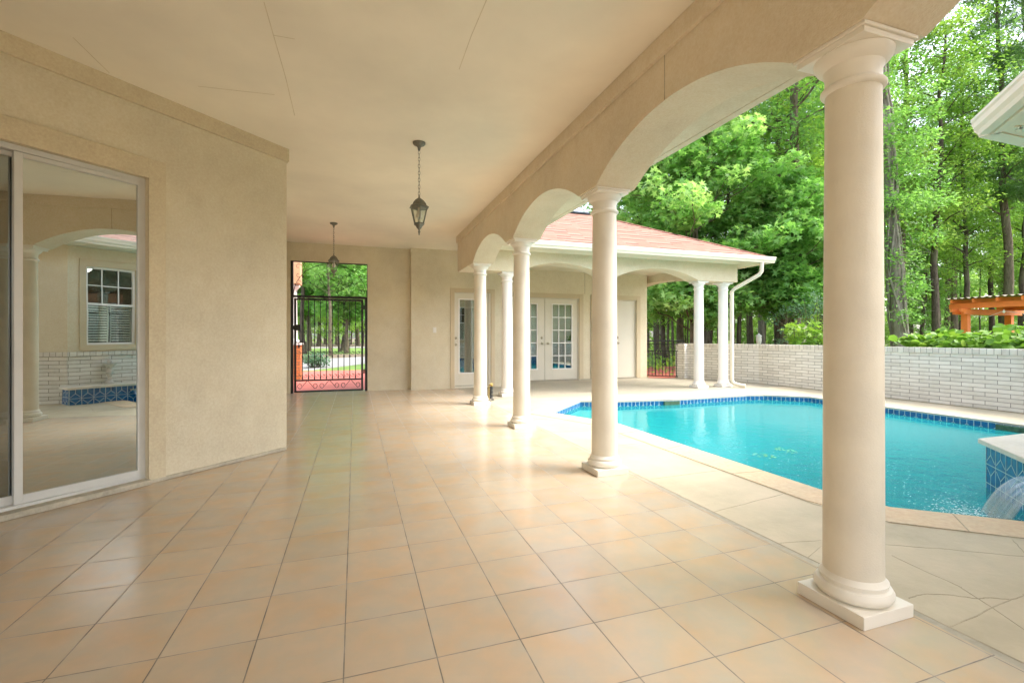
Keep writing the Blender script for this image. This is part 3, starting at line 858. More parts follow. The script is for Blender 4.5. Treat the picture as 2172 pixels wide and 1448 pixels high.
# curtains behind the french doors
mb = MB()
for x0_, x1_ in ((3.66, 3.80), (4.27, 4.36), (4.79, 4.88), (5.20, 5.34)):
    k = 14; pts = [(x0_ + (x1_ - x0_) * i / k, 11.03 + .018 * math.sin(i * 1.7)) for i in range(k + 1)]
    for p, q in zip(pts, pts[1:]): mb.quad((*p, .1), (*q, .1), (*q, 2.05), (*p, 2.05), sm=True)
up(mb.build('curtain', mottled('curtain_cloth', (.50, .47, .36), .08, 6, .9)))
pc = make_column('column', 'column_white', ph, 2.335)
for i, x in enumerate((2.735, 4.86, 7.178, 7.865)):
    c = pc if i == 0 else dup(pc, ph)
    c.location = Vector((x, FY if i < 3 else 8.40, 0)) - PB
# roof
EX, EY, EZ, RH_ = 8.50, 7.80, 2.83, 2.78
RZ = 4.22; sl_ = (RZ - EZ) / RH_
mb = MB()
e = .05
mb.quad((2.3, EY - e, EZ), (EX + e, EY - e, EZ), (EX - RH_, EY + RH_, RZ), (2.3, EY + RH_, RZ))
mb.quad((EX + e, EY - e, EZ), (EX + e, EY + 2 * RH_ + e, EZ), (EX - RH_, EY + RH_, RZ))
mb.quad((EX + e, EY + 2 * RH_ + e, EZ), (2.3, EY + 2 * RH_ + e, EZ), (2.3, EY + RH_, RZ), (EX - RH_, EY + RH_, RZ))
rf = up(mb.build('roof', 'shingle'))
mb = MB(); mb.tube([(EX + e - .02, EY - e + .02, EZ + .012), (EX - RH_, EY + RH_, RZ + .012)], .022, 6); mb.tube([(EX + e - .02, EY + 2 * RH_ + e - .02, EZ + .012), (EX - RH_, EY + RH_, RZ + .012)], .022, 6)
o = mb.build('hip_cap', 'shingle', rf)
mb = MB(); mb.box(2.3, EY + RH_ - .06, RZ + .004, EX - RH_ - .05, EY + RH_ + .06, RZ + .045); mb.build('ridge_cap', 'rubber', rf)
mb = MB(); mb.box(2.69, EY - .012, 2.71, EX, EY, 2.83); mb.box(EX - .0, EY - .012, 2.71, EX + .012, EY + 5.6, 2.83)
up(mb.build('fascia', 'fascia'))
mb = MB(); T, L = frame2d((2.69, EY - .012), (EX + .12, EY - .012)); gutter(mb, Matrix.Translation((0, 0, 2.715)) @ T, L)
T, L = frame2d((EX + .012, EY), (EX + .012, EY + 5.6)); gutter(mb, Matrix.Translation((0, 0, 2.715)) @ T, L)
up(mb.build('gutter', 'fascia'))
mb = MB(); mb.tube([(8.30, 7.75, 2.72), (8.30, 7.76, 2.53), (8.28, 7.80, 2.46), (7.98, 8.17, 2.19), (7.94, 8.22, 2.12), (7.94, 8.22, .16), (7.96, 8.19, .09), (8.05, 8.08, .05), (8.10, 8.0, .045)], .042, 12)
dsp = up(mb.build('downspout', 'fascia'))
dsp['label'] = 'cream downspout elbowing in from the gutter to the corner column'

# ------------------------------------------------------------------ lanterns
def hexring(r, z, n=6, a0=R_(30)): return [(r * math.cos(a0 + k * math.pi * 2 / n), r * math.sin(a0 + k * math.pi * 2 / n), z) for k in range(n)]
def make_lantern(loc, label):
    t = thing('pendant_lantern', label, 'lantern', loc, 'lanterns hanging from the porch ceiling')
    mb = MB(); mb.lathe([(.060, 0), (.060, -.012), (.052, -.022), (.03, -.03), (.016, -.045), (.010, -.075), (.004, -.078)][::-1], 24); mb.build('canopy', 'bronze', t)
    mb = MB(); z = -.075; k = 0
    while z > -.50:
        a = (k % 2) * math.pi / 2; pts = []
        for q in range(13):
            tt = 2 * math.pi * q / 12; dx = .0085 * math.cos(tt); pts.append((dx * math.cos(a), dx * math.sin(a), z - .018 + .021 * math.sin(tt)))
        mb.tube(pts, .0024, 5, cap=False); z -= .033; k += 1
    mb.build('chain', 'bronze', t)
    mb = MB()
    prof = [(.006, -.50), (.010, -.53), (.022, -.538), (.045, -.555), (.066, -.580), (.076, -.602), (.098, -.618), (.100, -.624), (.080, -.626)]
    mb.lathe(prof, 6, ang=R_(30), smooth=False); mb.build('cap', 'bronze', t)
    mb = MB(); T0 = hexring(.083, -.626); B0 = hexring(.047, -.775)
    for a, b in zip(T0, B0): mb.tube([a, b], .0038, 6)
    for k in range(6): mb.tube([B0[k], B0[(k + 1) % 6]], .005, 6); mb.tube([T0[k], T0[(k + 1) % 6]], .005, 6)
    mb.lathe([(.054, -.775), (.054, -.783), (.034, -.80), (.022, -.822), (.010, -.83), (.008, -.845), (.013, -.855), (.006, -.868), (.007, -.878), (.002, -.888)], 6, ang=R_(30), smooth=False)
    mb.build('cage', 'bronze', t)
    mb = MB()
    for k in range(6):
        j = (k + 1) % 6; mb.quad(*[tuple(np.array(p) * (.97, .97, 1)) for p in (T0[k], T0[j], B0[j], B0[k])])
    mb.build('pane', 'glass_lamp', t)
    mb = MB(); mb.lathe([(.014, -.626), (.014, -.655), (.026, -.675), (.030, -.695), (.024, -.718), (.006, -.730)], 20); mb.build('bulb', 'bulb', t)
    return t
make_lantern((.583, 4.508, H), 'black bronze lantern on a long chain, the nearer of the two on the ceiling')
make_lantern((-.329, 8.136, H), 'black bronze lantern hanging in front of the iron gate transom')

# ------------------------------------------------------------------ iron gate at the end
def spiral(cx, cz, r0, r1, a0, a1, y=0, n=18):
    return [(cx + (r0 + (r1 - r0) * k / n) * math.cos(a0 + (a1 - a0) * k / n), y, cz + (r0 + (r1 - r0) * k / n) * math.sin(a0 + (a1 - a0) * k / n)) for k in range(n + 1)]
gate = thing('iron_gate', 'black wrought iron gate with scrolled transom closing the passage', 'gate', (0, 0, 0))
gy = 10.10
mb = MB()
mb.box(GX0, gy - .02, 0.002, GX0 + .05, gy + .03, GZ); mb.box(GX1 - .05, gy - .02, .002, GX1, gy + .03, 1.94)
mb.box(GX1 - .012, gy - .01, 1.94, GX1, gy + .02, GZ); mb.box(GX0 + .05, gy - .02, 1.90, GX1 - .05, gy + .03, 1.945); mb.box(GX0 + .05, gy - .01, GZ - .02, GX1 - .012, gy + .02, GZ)
mb.build('gate_frame', 'iron', gate)
mb = MB(); X0, X1 = GX0 + .05, GX1 - .012; Wd = X1 - X0; xc = (X0 + X1) / 2; zb = 1.945; ht = GZ - .02 - zb
pi = math.pi
arc = [(xc + Wd * .5 * math.cos(pi * k / 30), gy, zb + ht * .98 * math.sin(pi * k / 30)) for k in range(31)]
mb.tube(arc, .006, 6)
arc2 = [(xc + .14 * math.cos(pi * k / 16), gy, zb + .12 * math.sin(pi * k / 16)) for k in range(17)]; mb.tube(arc2, .006, 6)
for a in (35, 62, 90, 118, 145):
    ca, sa = math.cos(R_(a)), math.sin(R_(a))
    p0 = (xc + .14 * ca, gy, zb + .12 * sa); p1 = (xc + Wd * .34 * ca, gy, zb + ht * .66 * sa); mb.tube([p0, p1], .005, 6)
    for s_ in (-1, 1):
        mb.tube(spiral(p1[0] + s_ * .055 * abs(sa) , p1[2] + .0, .055, .012, pi if s_ > 0 else 0, (pi if s_ > 0 else 0) + s_ * 3.8 * -1), .0045, 5) if False else mb.tube([(x, gy, z) for x, _, z in spiral(p1[0] + s_ * .055, p1[2], .055, .014, pi if s_ > 0 else 0, (pi if s_ > 0 else 0) - s_ * 4.4)], .0045, 5)
for sx in (-1, 1):
    xs_ = X0 + .09 if sx < 0 else X1 - .09
    for zz, rr, dirn in ((zb + ht - .09, .07, 1), (zb + ht - .25, .06, -1), (zb + ht - .40, .05, 1), (zb + .09, .07, -1)):
        mb.tube([(x, gy, z) for x, _, z in spiral(xs_, zz, rr, .014, 0 if sx < 0 else pi, dirn * 5)], .0045, 5)
    xs2 = xc + sx * Wd * .33
    mb.tube([(x, gy, z) for x, _, z in spiral(xs2, zb + ht - .07, .055, .012, -pi / 2, sx * 4.5)], .0045, 5)
    mb.tube([(x, gy, z) for x, _, z in spiral(xc + sx * Wd * .27, zb + .13, .06, .012, pi / 2, pi / 2 + sx * 5)], .0045, 5)
    mb.tube([(x, gy, z) for x, _, z in spiral(xc + sx * Wd * .12, zb + .30, .06, .012, -pi / 2, -pi / 2 + sx * 5)], .0045, 5)
mb.build('transom_scrollwork', 'iron', gate)
LX0, LX1 = GX0 + .062, GX1 - .085
leaf = bpy.data.objects.new('gate_leaf', None); COL.objects.link(leaf); leaf.parent = gate
mb = MB()
for a, b, c, d in ((LX0, .012, LX0 + .04, 1.885), (LX1 - .04, .012, LX1, 1.885)): mb.box(a, gy - .018, b, c, gy + .018, d)
for zz, hh in ((.012, .035), (.235, .03), (1.85, .035)): mb.box(LX0 + .04, gy - .018, zz, LX1 - .04, gy + .018, zz + hh)
mb.build('leaf_frame', 'iron', leaf)
nb = 10; x_a, x_b = LX0 + .04, LX1 - .04
bar0 = MB()
bar0.box(-.007, -.007, .265, .007, .007, 1.85)
for zz in (.30, .72, 1.05, 1.38):
    bar0.lathe([(.008, zz - .022), (.014, zz - .012), (.016, zz), (.014, zz + .012), (.008, zz + .022)], 10)
b0 = bar0.build('bar', 'iron', leaf)
for k in range(nb):
    b = b0 if k == 0 else dup(b0, leaf)
    b.location = (x_a + (x_b - x_a) * (k + 1) / (nb + 1), gy, 0)
for k in range(6):
    mb = MB(); x = x_a + (x_b - x_a) * (k + .5) / 6; s_ = 1 if k % 2 else -1
    pts = spiral(x + s_ * .03, .145, .062, .012, -pi / 2, (-pi / 2) + s_ * 5.4)
    mb.tube([(x - s_ * .09, gy, .23), (x - s_ * .03, gy, .16)] + [(px_, gy, pz) for px_, _, pz in pts], .0055, 5)
    mb.build('scroll', 'iron', leaf)
for zrow in (.34, .80, 1.22):
    pts = []
    for k in range(nb + 1):
        xl = x_a + (x_b - x_a) * k / (nb + 1); xr = x_a + (x_b - x_a) * (k + 1) / (nb + 1); xm = (xl + xr) / 2; rr = (xr - xl) * .34
        pts += [(xl, gy, zrow)] + [(px_, gy, pz) for px_, _, pz in spiral(xm, zrow, rr, rr * .5, pi, pi + 5.6, n=12)] + [(xr, gy, zrow)]
    mb = MB(); mb.tube(pts, .0035, 4); mb.build('scroll_row', 'iron', leaf)
mb = MB(); mb.box(LX0 + .0, gy - .035, 1.24, LX0 + .12, gy + .022, 1.36); mb.box(LX0 - .02, gy - .012, 1.26, LX0, gy + .012, 1.34)
mb.build('lock_box', 'iron', leaf)
mb = MB(); mb.box(LX0 + .02, gy - .04, 1.0, LX0 + .19, gy - .02, 1.018); mb.tube([(LX0 + .19, gy - .03, 1.009), (LX0 + .205, gy - .03, 1.009), (LX0 + .235, gy - .03, 1.009)], [.016, .018, .001], 8)
mb.tube([(LX0 + .09, gy - .03, 1.0), (LX0 + .09, gy - .03, .97), (LX0 + .09, gy - .03, .94), (LX0 + .09, gy - .03, .88)], [.006, .006, .024, .001], 8)
mb.build('latch', 'iron', leaf)
for zz in (.36, 1.68):
    mb = MB(); mb.lathe([(.014, zz), (.014, zz + .09)], 10, (LX1 + .018, gy)); mb.build('hinge', 'iron', leaf)

# ------------------------------------------------------------------ light switch and hose
t = thing('light_switch', 'small white switch plate on the beige wall left of the side door', 'switch', (1.611, 9.924, 1.262))
mb = MB(); mb.box(-.037, -.006, -.06, .037, .0, .06); mb.build('plate', 'plastic_white', t, bevel=.003)
mb = MB(); mb.box(-.017, -.010, -.033, .017, -.0062, .033); mb.build('rocker', 'column_white', t, bevel=.002)
t = thing('hose_coil', 'short dark coiled hose on a brass tap beside the fourth column', 'hose', (2.25, 7.86, 0))
mb = MB(); mb.tube([(-.02, 0, 0), (-.02, 0, .26), (-.02, -.02, .28), (.01, -.05, .27)], .010, 8); mb.build('riser_pipe', 'brass', t)
mb = MB(); mb.lathe([(.016, .255), (.02, .27), (.016, .285)], 12, (.012, -.05)); mb.tube([(-.015, -.05, .298), (.04, -.05, .298)], .006, 6); mb.build('tap', 'brass', t)
mb = MB(); mb.tube([(.012 + .026 * math.cos(k * .5), -.05 + .026 * math.sin(k * .5), .25 - .0019 * k) for k in range(112)] + [(.05, -.07, .02), (-.05, -.12, .012), (-.10, -.10, .03), (-.12, -.08, .05)], .0075, 6)
mb.build('hose', 'rubber', t)

# ------------------------------------------------------------------ house on the right with raised fountain ledge
QB = Vector((4.85, 1.90, 0))
rh = thing('neighbouring_wing', 'house wing right of the pool with cream eave, brick wainscot and window', 'house', QB)
uq = under(rh, QB)
C0 = (3.76, .83); C1 = (4.85, 1.92)
mb = MB()
SL = 1.0 / math.sqrt(2)
hole = ((3.93 - C0[0]) / SL, (4.43 - C0[0]) / SL, .985, 2.34)
LW = math.hypot(C1[0] - C0[0], C1[1] - C0[1])
mb2 = MB()
wall(mb2, C1, C0, .80, 2.66, .16, [(LW - hole[1], LW - hole[0], hole[2], hole[3])])
wall(mb2, C0, (3.76, -5), .80, 2.66, .16); wall(mb2, (14, 1.92), C1, .80, 2.66, .16)
uq(mb2.build('wall', 'stucco_pale'))
mb = MB()
def off_seg(a, b, z0, z1, d0, d1, mbx): T_, L_ = frame2d(a, b); mbx.box(-.02, -d1, z0, L_ + .02, -d0, z1, T_)
for a, b in ((C1, C0), (C0, (3.76, -5)), ((14, 1.92), C1)): off_seg(a, b, 0, .795, -.1, .03, mb)
uq(mb.build('brick_wainscot', 'brick'))
mb = MB()
for a, b in ((C1, C0), (C0, (3.76, -5)), ((14, 1.92), C1)): off_seg(a, b, .796, .865, -.02, .05, mb)
uq(mb.build('brick_sill', 'brick_cap'))
# window
wr = bpy.data.objects.new('window', None); COL.objects.link(wr); wr.parent = rh; wr.location = -QB
T, L = frame2d(C1, C0); a0, a1, z0, z1 = LW - hole[1], LW - hole[0], hole[2], hole[3]
mb = MB()
for (x0_, x1_, q0, q1) in ((a0 - .09, a0, z0 - .10, z1 + .12), (a1, a1 + .09, z0 - .10, z1 + .12), (a0, a1, z1, z1 + .12), (a0, a1, z0 - .10, z0)): mb.box(x0_, -.02, q0, x1_, 0, q1, T)
mb.build('window_surround', 'trim_pale', wr)
mb = MB(); w_ = .035; zm = 1.69
for (x0_, x1_, q0, q1) in ((a0, a0 + w_, z0, z1), (a1 - w_, a1, z0, z1), (a0 + w_, a1 - w_, z1 - w_, z1), (a0 + w_, a1 - w_, z0, z0 + w_), (a0 + w_, a1 - w_, zm - .02, zm + .02)): mb.box(x0_, .03, q0, x1_, .09, q1, T)
for k in (1, 2):
    xx = a0 + (a1 - a0) * k / 3; mb.box(xx - .008, .045, zm + .02, xx + .008, .065, z1 - w_, T)
zz = (zm + z1) / 2; mb.box(a0 + w_, .046, zz - .008, a1 - w_, .064, zz + .008, T)
mb.build('window_frame', 'column_white', wr)
mb = MB(); mb.box(a0 + w_, .068, z0 + w_, a1 - w_, .072, z1 - w_, T); mb.build('pane', m_glass('clear_pane', .05, (.9, .95, .93)), wr)
mb = MB()
xm = (a0 + a1) / 2
for sx0, sx1 in ((a0 + .04, xm - .025), (xm + .025, a1 - .04)):
    for k in range(14): 
        zz = z0 + .06 + k * .045; mb.box(sx0, .10, zz, sx1, .125, zz + .026, T)
    mb.box(sx0 - .012, .095, z0 + .04, sx0, .13, zm, T); mb.box(sx1, .095, z0 + .04, sx1 + .012, .13, zm, T)
mb.build('shutters', 'column_white', wr)
mb = MB()
ro = lambda x0_, y0_, q0, x1_, y1_, q1: mb.box(x0_, y0_, q0, x1_, y1_, q1, T)
ro(.06, 2.2, .2, 1.46, 2.25, 2.6); ro(.06, .17, .2, .10, 2.2, 2.6); ro(1.42, .17, .2, 1.46, 2.2, 2.6); ro(.10, .17, 2.55, 1.42, 2.2, 2.6); ro(.10, .17, .3, 1.42, 2.2, .35)
uq(mb.build('room_lining', 'room'))
mb = MB(); c_ = T @ Vector(((a0 + a1) / 2, 1.3, 0)); mb.lathe([(.01, 2.36), (.08, 2.375), (.13, 2.42), (.15, 2.47), (.15, 2.49)], 24, (c_.x, c_.y))
uq(mb.build('ceiling_light', 'dome'))
# eave: soffit slab with fascia and gutter along both edges, hip roof
P_E = (4.59, 2.18)
EOFF = .45
mb = MB()
poly = [(14, 2.18), P_E, (3.37, .96), (3.37, -5), (14, -5)]
inner = [(14, 2.165), (4.58, 2.165), (3.385, .95), (3.385, -5), (14, -5)]
mb.prism(inner, 2.665, 2.685)
def m_vent():
    t = NT('vented_soffit'); o_ = t.sep(t.obj())
    wv = t.math('SINE', t.math('MULTIPLY', t.math('ADD', o_[0], o_[1]), 300)); t.bump(wv, .5, .003)
    return t.fin(t.mix(t.ramp(wv, [(.2, 0.0), (.5, 1.0)]), (.74, .68, .52), (.84, .79, .64)), .5, .3)
M['vent'] = m_vent()
uq(mb.build('soffit', 'vent'))
mb = MB()
for a, b in ((poly[0], poly[1]), (poly[1], poly[2]), (poly[2], poly[3])):
    T_, L_ = frame2d(a, b); mb.box(0, .0, 2.655, L_, .045, 2.67, T_); mb.box(0, .0, 2.67, L_, .012, 2.78, T_)
    mb.box(0, .13, 2.655, L_, .15, 2.6645, T_)
uq(mb.build('fascia', 'fascia'))
mb = MB()
T_, L_ = frame2d((poly[1][0] + .05, poly[1][1] + .0), (poly[2][0], poly[2][1] - .05)); T_, L_ = frame2d(poly[1], poly[2])
gutter(mb, Matrix.Translation((0, 0, 2.665)) @ T_, L_); T_, L_ = frame2d(poly[2], poly[3]); gutter(mb, Matrix.Translation((0, 0, 2.665)) @ T_, L_)
T_, L_ = frame2d((14, 2.18), poly[1]); gutter(mb, Matrix.Translation((0, 0, 2.665)) @ T_, L_)
uq(mb.build('gutter', 'fascia'))
mb = MB(); pk = (8.5, -2.0, 5.0)
for a, b in ((poly[0], poly[1]), (poly[1], poly[2]), (poly[2], poly[3])): mb.quad((*a, 2.795), (*b, 2.795), pk)
uq(mb.build('roof', 'shingle'))

# raised tiled ledge with spillway
ft = thing('fountain_ledge', 'raised blue tiled ledge with travertine top spilling into the pool', 'fountain', (4.06, 1.55, 0))
FB = Vector((4.06, 1.55, 0)); uf = under(ft, FB)
f0, f1 = (3.505, .995), (4.83, 2.32)
mb = MB(); mb.prism([f0, f1, (8.6, 2.32), (8.6, 1.95), (4.83, 1.95), (4.82, 1.86), (3.74, .80)], -.6, .255)
# keep the body a hair behind the tile sheets
fb = uf(mb.build('ledge_body', 'concrete'))
mbt, mbg = MB(), MB()
tile_band(mbt, mbg, f1, f0, -.2, .25, rows=3)
tile_band(mbt, mbg, (8.0, 2.32), f1, -.2, .25, rows=3)
tile_band(mbt, mbg, f0, (3.70, .80), 0.0, .25, rows=2)
o = uf(mbt.build('glazed_tile', 'bluetile')); o2 = mbg.build('tile_grout', 'grout'); o2.parent = o
mb = MB(); mb.prism([(3.44, 1.0), (4.80, 2.365), (8.6, 2.365), (8.6, 1.95), (4.84, 1.95), (3.79, .90), (3.70, .74)], .255, .295)
uf(mb.build('ledge_cap', 'ledge', bevel=.006))
# the sheet of falling water
mb = MB(); sA, sB = (4.10, 1.59), (4.34, 1.83); nU, nV = 18, 16
def fall_pt(u_, v_):
    x = sA[0] + (sB[0] - sA[0]) * u_; y = sA[1] + (sB[1] - sA[1]) * u_; d_ = .02 + .26 * v_; rp = .010 * math.sin(u_ * 37 + v_ * 3) * v_
    return (x - (d_ + rp) * .70711, y + (d_ + rp) * .70711, .175 + .02 * v_ * (1 - v_) * 4 - .29 * v_ * v_ + .004 * math.sin(u_ * 50))
for th_ in (0, .008):
    for i in range(nU):
        for j in range(nV):
            P4 = [fall_pt(i / nU, j / nV), fall_pt((i + 1) / nU, j / nV), fall_pt((i + 1) / nU, (j + 1) / nV), fall_pt(i / nU, (j + 1) / nV)]
            mb.quad(*[(x - th_, y - th_, z) for x, y, z in P4], sm=True)
o = uf(mb.build('falling_water', 'fall'))
uvl = o.data.uv_layers[0]
for p in o.data.polygons:
    k = p.index % (nU * nV); i, j = k // nV, k % nV
    for li, (a, b) in zip(p.loop_indices, ((0, 0), (1, 0), (1, 1), (0, 1))): uvl.data[li].uv = ((i + a) / nU * .45, (j + b) / nV * .45)
mb = MB(); T_, L_ = frame2d((4.08, 1.57), (4.36, 1.85)); mb.box(0, -.0, .165, L_, .03, .185, T_); uf(mb.build('spillway_lip', 'nickel'))
# foam where it lands
mb = MB()
def flake(x, y, r, z):
    a = random.uniform(0, 6.28); mb.quad(*[(x + r * q * math.cos(a + t_), y + r * q * math.sin(a + t_), z + random.uniform(0, .002)) for t_, q in ((0, 1.6), (1.3, .6), (2.7, 1.1), (4.0, .5), (5.2, .8))])
for i in range(900):
    a = random.gauss(0, 1); b = random.gauss(0, 1); x = 3.95 + a * .13 + .07 * b; y = 1.96 + a * .13 - b * .07
    flake(x, y, random.uniform(.002, .007), -.094)
for i in range(600):
    a = random.uniform(0, 6.28); q = abs(random.gauss(0, 1)) * .9; x = 4.2 + q * math.cos(a); y = 2.9 + q * math.sin(a) * 1.3
    if x - y > 2.4 or x < 3.35 or y < 2.2: continue
    flake(x, y, random.uniform(.002, .006), -.094)
uf(mb.build('splash_foam', mottled('foam', (.75, .85, .85), .03, 20, .4)))
# statue / urn on the ledge
t = thing('stone_urn', 'pale carved stone urn standing on the ledge below the window', 'urn', (4.02, 1.30, .295))
mb = MB(); mb.lathe([(.07, 0), (.075, .02), (.055, .04), (.035, .07), (.04, .09), (.028, .12), (.04, .16), (.06, .20), (.05, .24), (.035, .28), (.055, .31), (.10, .34), (.105, .36), (.085, .365), (.03, .36)], 20)
mb.build('urn_body', 'stone', t)
mb = MB(); mb.lathe([(.02, .355), (.035, .38), (.028, .42), (.012, .44), (.004, .455)], 14); mb.build('finial', 'stone', t)

# ------------------------------------------------------------------ brick garden wall
WP = [(8.50, 10.36), (9.22, 8.70), (9.24, 4.0), (9.24, -1.0)]
bw = thing('brick_wall', 'low cream brick garden wall behind the pool with upright brick coping', 'garden wall', (9.22, 8.7, 0))
ub = under(bw, (9.22, 8.7, 0))
mb = MB()
for a, b in zip(WP, WP[1:]): wall(mb, b, a, -.12, .845, .20) if False else None
def thick_wall(mb, pts, d, z0, z1):
    # visible side is towards -x: pts run away from the camera in order; left offset = outside
    L1 = [Vector(p) for p in pts]; out = []
    for k in range(len(L1)):
        e1 = (L1[k] - L1[k - 1]).normalized() if k else (L1[1] - L1[0]).normalized(); e2 = (L1[k + 1] - L1[k]).normalized() if k < len(L1) - 1 else e1
        n1 = Vector((-e1.y, e1.x)); n2 = Vector((-e2.y, e2.x)); m = n1 + n2; m /= m.dot(n1); out.append(L1[k] + m * d)
    for k in range(len(L1) - 1): mb.prism([tuple(L1[k]), tuple(L1[k + 1]), tuple(out[k + 1]), tuple(out[k])], z0, z1)
WPr = [Vector(p) for p in WP]
thick_wall(mb, WP, .20, -.12, .845)
ub(mb.build('brick_courses', 'brick'))
WPo = [(8.485, 10.37), (9.205, 8.697), (9.225, 4.0), (9.225, -1.0)]
mb = MB(); thick_wall(mb, WPo, .23, .846, .935)
ub(mb.build('brick_coping', 'brick_cap'))
mb = MB(); mb.prism([(8.36, 10.30), (8.62, 10.41), (8.52, 10.66), (8.26, 10.54)], -.1, .93); ub(mb.build('end_pier', 'brick'))
mb = MB(); ribbon(mb, [(9.235, 3.2), (9.232, 8.68)], .02, .0, .012); ub(mb.build('base_gap', 'joint'))

# small iron gate between pool house and wall
gt = thing('garden_gate', 'low black iron gate with scrolled top between pool house and brick wall', 'gate', (7.68, 11.15, 0))
ug = under(gt, (7.68, 11.15, 0))
ga, gb = (7.66, 11.12), (8.36, 10.42)
T, L = frame2d(ga, gb)
mb = MB(); mb.box(0, -.02, 0, .035, .02, .93, T); mb.box(L - .04, -.02, 0, L, .02, .93, T); mb.box(.035, -.012, .03, L - .04, .012, .055, T)
mb.box(.035, -.012, .90, L - .04, .012, .925, T); mb.box(.035, -.012, .72, L - .04, .012, .74, T); ug(mb.build('gate_frame', 'iron'))
b0 = MB(); b0.box(-.006, -.006, .055, .006, .006, .72)
for zz in (.25, .55): b0.lathe([(.007, zz - .02), (.014, zz), (.007, zz + .02)], 8)
b0 = b0.build('bar', 'iron')
for k in range(9):
    b = b0 if k == 0 else dup(b0)
    p = T @ Vector((.035 + (L - .075) * (k + 1) / 10, 0, 0)); b.location = p - Vector((7.68, 11.15, 0)); b.parent = gt
mb = MB()
for k in range(8):
    x = .07 + (L - .14) * k / 7
    mb.tube([T @ Vector((px_, 0, pz)) for px_, _, pz in spiral(x, .82, .055, .012, 0, 5 * (1 if k % 2 else -1), n=12)], .005, 5)
ug(mb.build('scroll_panel', 'iron'))
mb = MB(); T2, L2 = frame2d((7.75, 12.1), (9.15, 11.3)); mb.box(0, -.015, .98, L2, .015, 1.01, T2)
for k in range(30): 
    x = L2 * (k + .5) / 30; mb.tube([T2 @ Vector((x, 0, 1.01)), T2 @ Vector((x, 0, 1.06))], [.008, .001], 5)
for x in (.02, L2 / 2, L2 - .02): mb.box(x - .015, -.015, -.07, x + .015, .015, .98, T2)
o = mb.build('spiked_fence', 'iron'); o.location = (0, 0, 0)
tag(o, 'grey iron fence with a row of short spikes behind the small garden gate', 'fence')

# red paving outside both gates
mb = MB(); mb.prism([(7.62, 10.93), (7.62, 15), (12, 15), (12, 11.5), (8.6, 10.75), (8.3, 10.62)], -.09, -.012); mb.prism([(7.62, 10.93), (8.3, 10.62), (8.0, 10.5), (7.6, 10.75)], -.05, .001)
o = mb.build('garden_path', 'red_concrete'); tag(o, kind='structure')
mb = MB(); mb.prism([(-3.5, 10.3), (2.6, 10.3), (2.6, 16.9), (-3.5, 16.9)], -.09, -.03)
o = mb.build('entry_slab', 'red_concrete'); tag(o, kind='structure')
mb = MB(); mb.prism([(-4.2, 20.5), (-4.0, 24.2), (4, 32), (9, 32), (9, 27), (1.6, 23.5), (-1.4, 17.6), (-3.6, 17.2)], -.09, -.045)
o = mb.build('driveway', 'concrete'); tag(o, kind='structure')
mb = MB(); mb.prism([(-3.0, 17.0), (2.5, 17.0), (3.5, 25), (-1.0, 22.5)], -.09, -.055); mb.prism([(-30, 32), (30, 36), (30, 52), (-30, 49)], -.09, -.055); mb.prism([(9.4, 10), (30, 16), (36, 5), (9.4, -4)], -.09, -.062); mb.prism([(8.0,15.1),(14,15.1),(20,22),(10,26),(4,19)],-.09,-.06)
o = mb.build('lawn', 'grass'); tag(o, kind='structure')
mb = MB(); mb.prism([(-30, 49.1), (30, 52.1), (30, 56), (-30, 53)], -.09, .0)
o = mb.build('road', 'concrete'); tag(o, kind='structure')
# brick pier with round column of the front entry
t = thing('entry_pier', 'orange brick pier carrying a white column under a peach entry beam', 'pier', (-1.62, 13.7, 0))
mb = MB(); mb.box(-.24, -.24, -.05, .24, .24, .90); mb.build('brick_pier', 'brick_orange', t)
mb = MB(); mb.box(-.27, -.27, .90, .27, .27, .96); mb.build('pier_cap', 'column_white', t)
mb = MB(); mb.lathe([(.2, .96), (.2, 1.02), (.16, 1.06), (.14, 2.35), (.17, 2.40), (.22, 2.46), (.22, 2.52)], 28); mb.build('round_column', 'column_white', t)
mb = MB(); mb.box(-3.5, -.25, 2.52, .24, .25, 3.3); mb.build('entry_beam', mottled('peach_stucco', (.62, .34, .19), .08, 2, .85, .3), t)

# ------------------------------------------------------------------ pergola
pg = thing('pergola', 'orange timber pergola with corrugated roof beyond the garden wall', 'pergola', (18.5, 9.42, -.07))
upg = under(pg, (18.5, 9.42, -.07))
def post(x, y, w_=.085): m = MB(); m.box(x - w_, y - w_, -.07, x + w_, y + w_, 2.02); return upg(m.build('post', 'orange', bevel=.006))
for (x, y) in ((18.5, 9.42), (20.8, 9.42), (18.5, 5.9), (20.8, 5.9)): post(x, y)
mb = MB()
def beam_x(y, z0, z1, x0, x1): mb.prism([(x0, y - .03), (x1, y - .03), (x1, y + .03), (x0, y + .03)], z0 + (z1 - z0) * .45, z1); mb.prism([(x0 + .12, y - .03), (x1 - .12, y - .03), (x1 - .12, y + .03), (x0 + .12, y + .03)], z0, z0 + (z1 - z0) * .45)
for y_ in (9.30, 9.54, 5.8):
    mb = MB(); beam_x(y_, 1.83, 2.00, 18.0, 21.3); upg(mb.build('cross_beam', 'orange'))
for x in (18.38, 20.9):
    mb = MB(); mb.box(x - .03, 5.2, 2.01, x + .03, 9.78, 2.18); upg(mb.build('main_beam', 'orange'))
raf = None
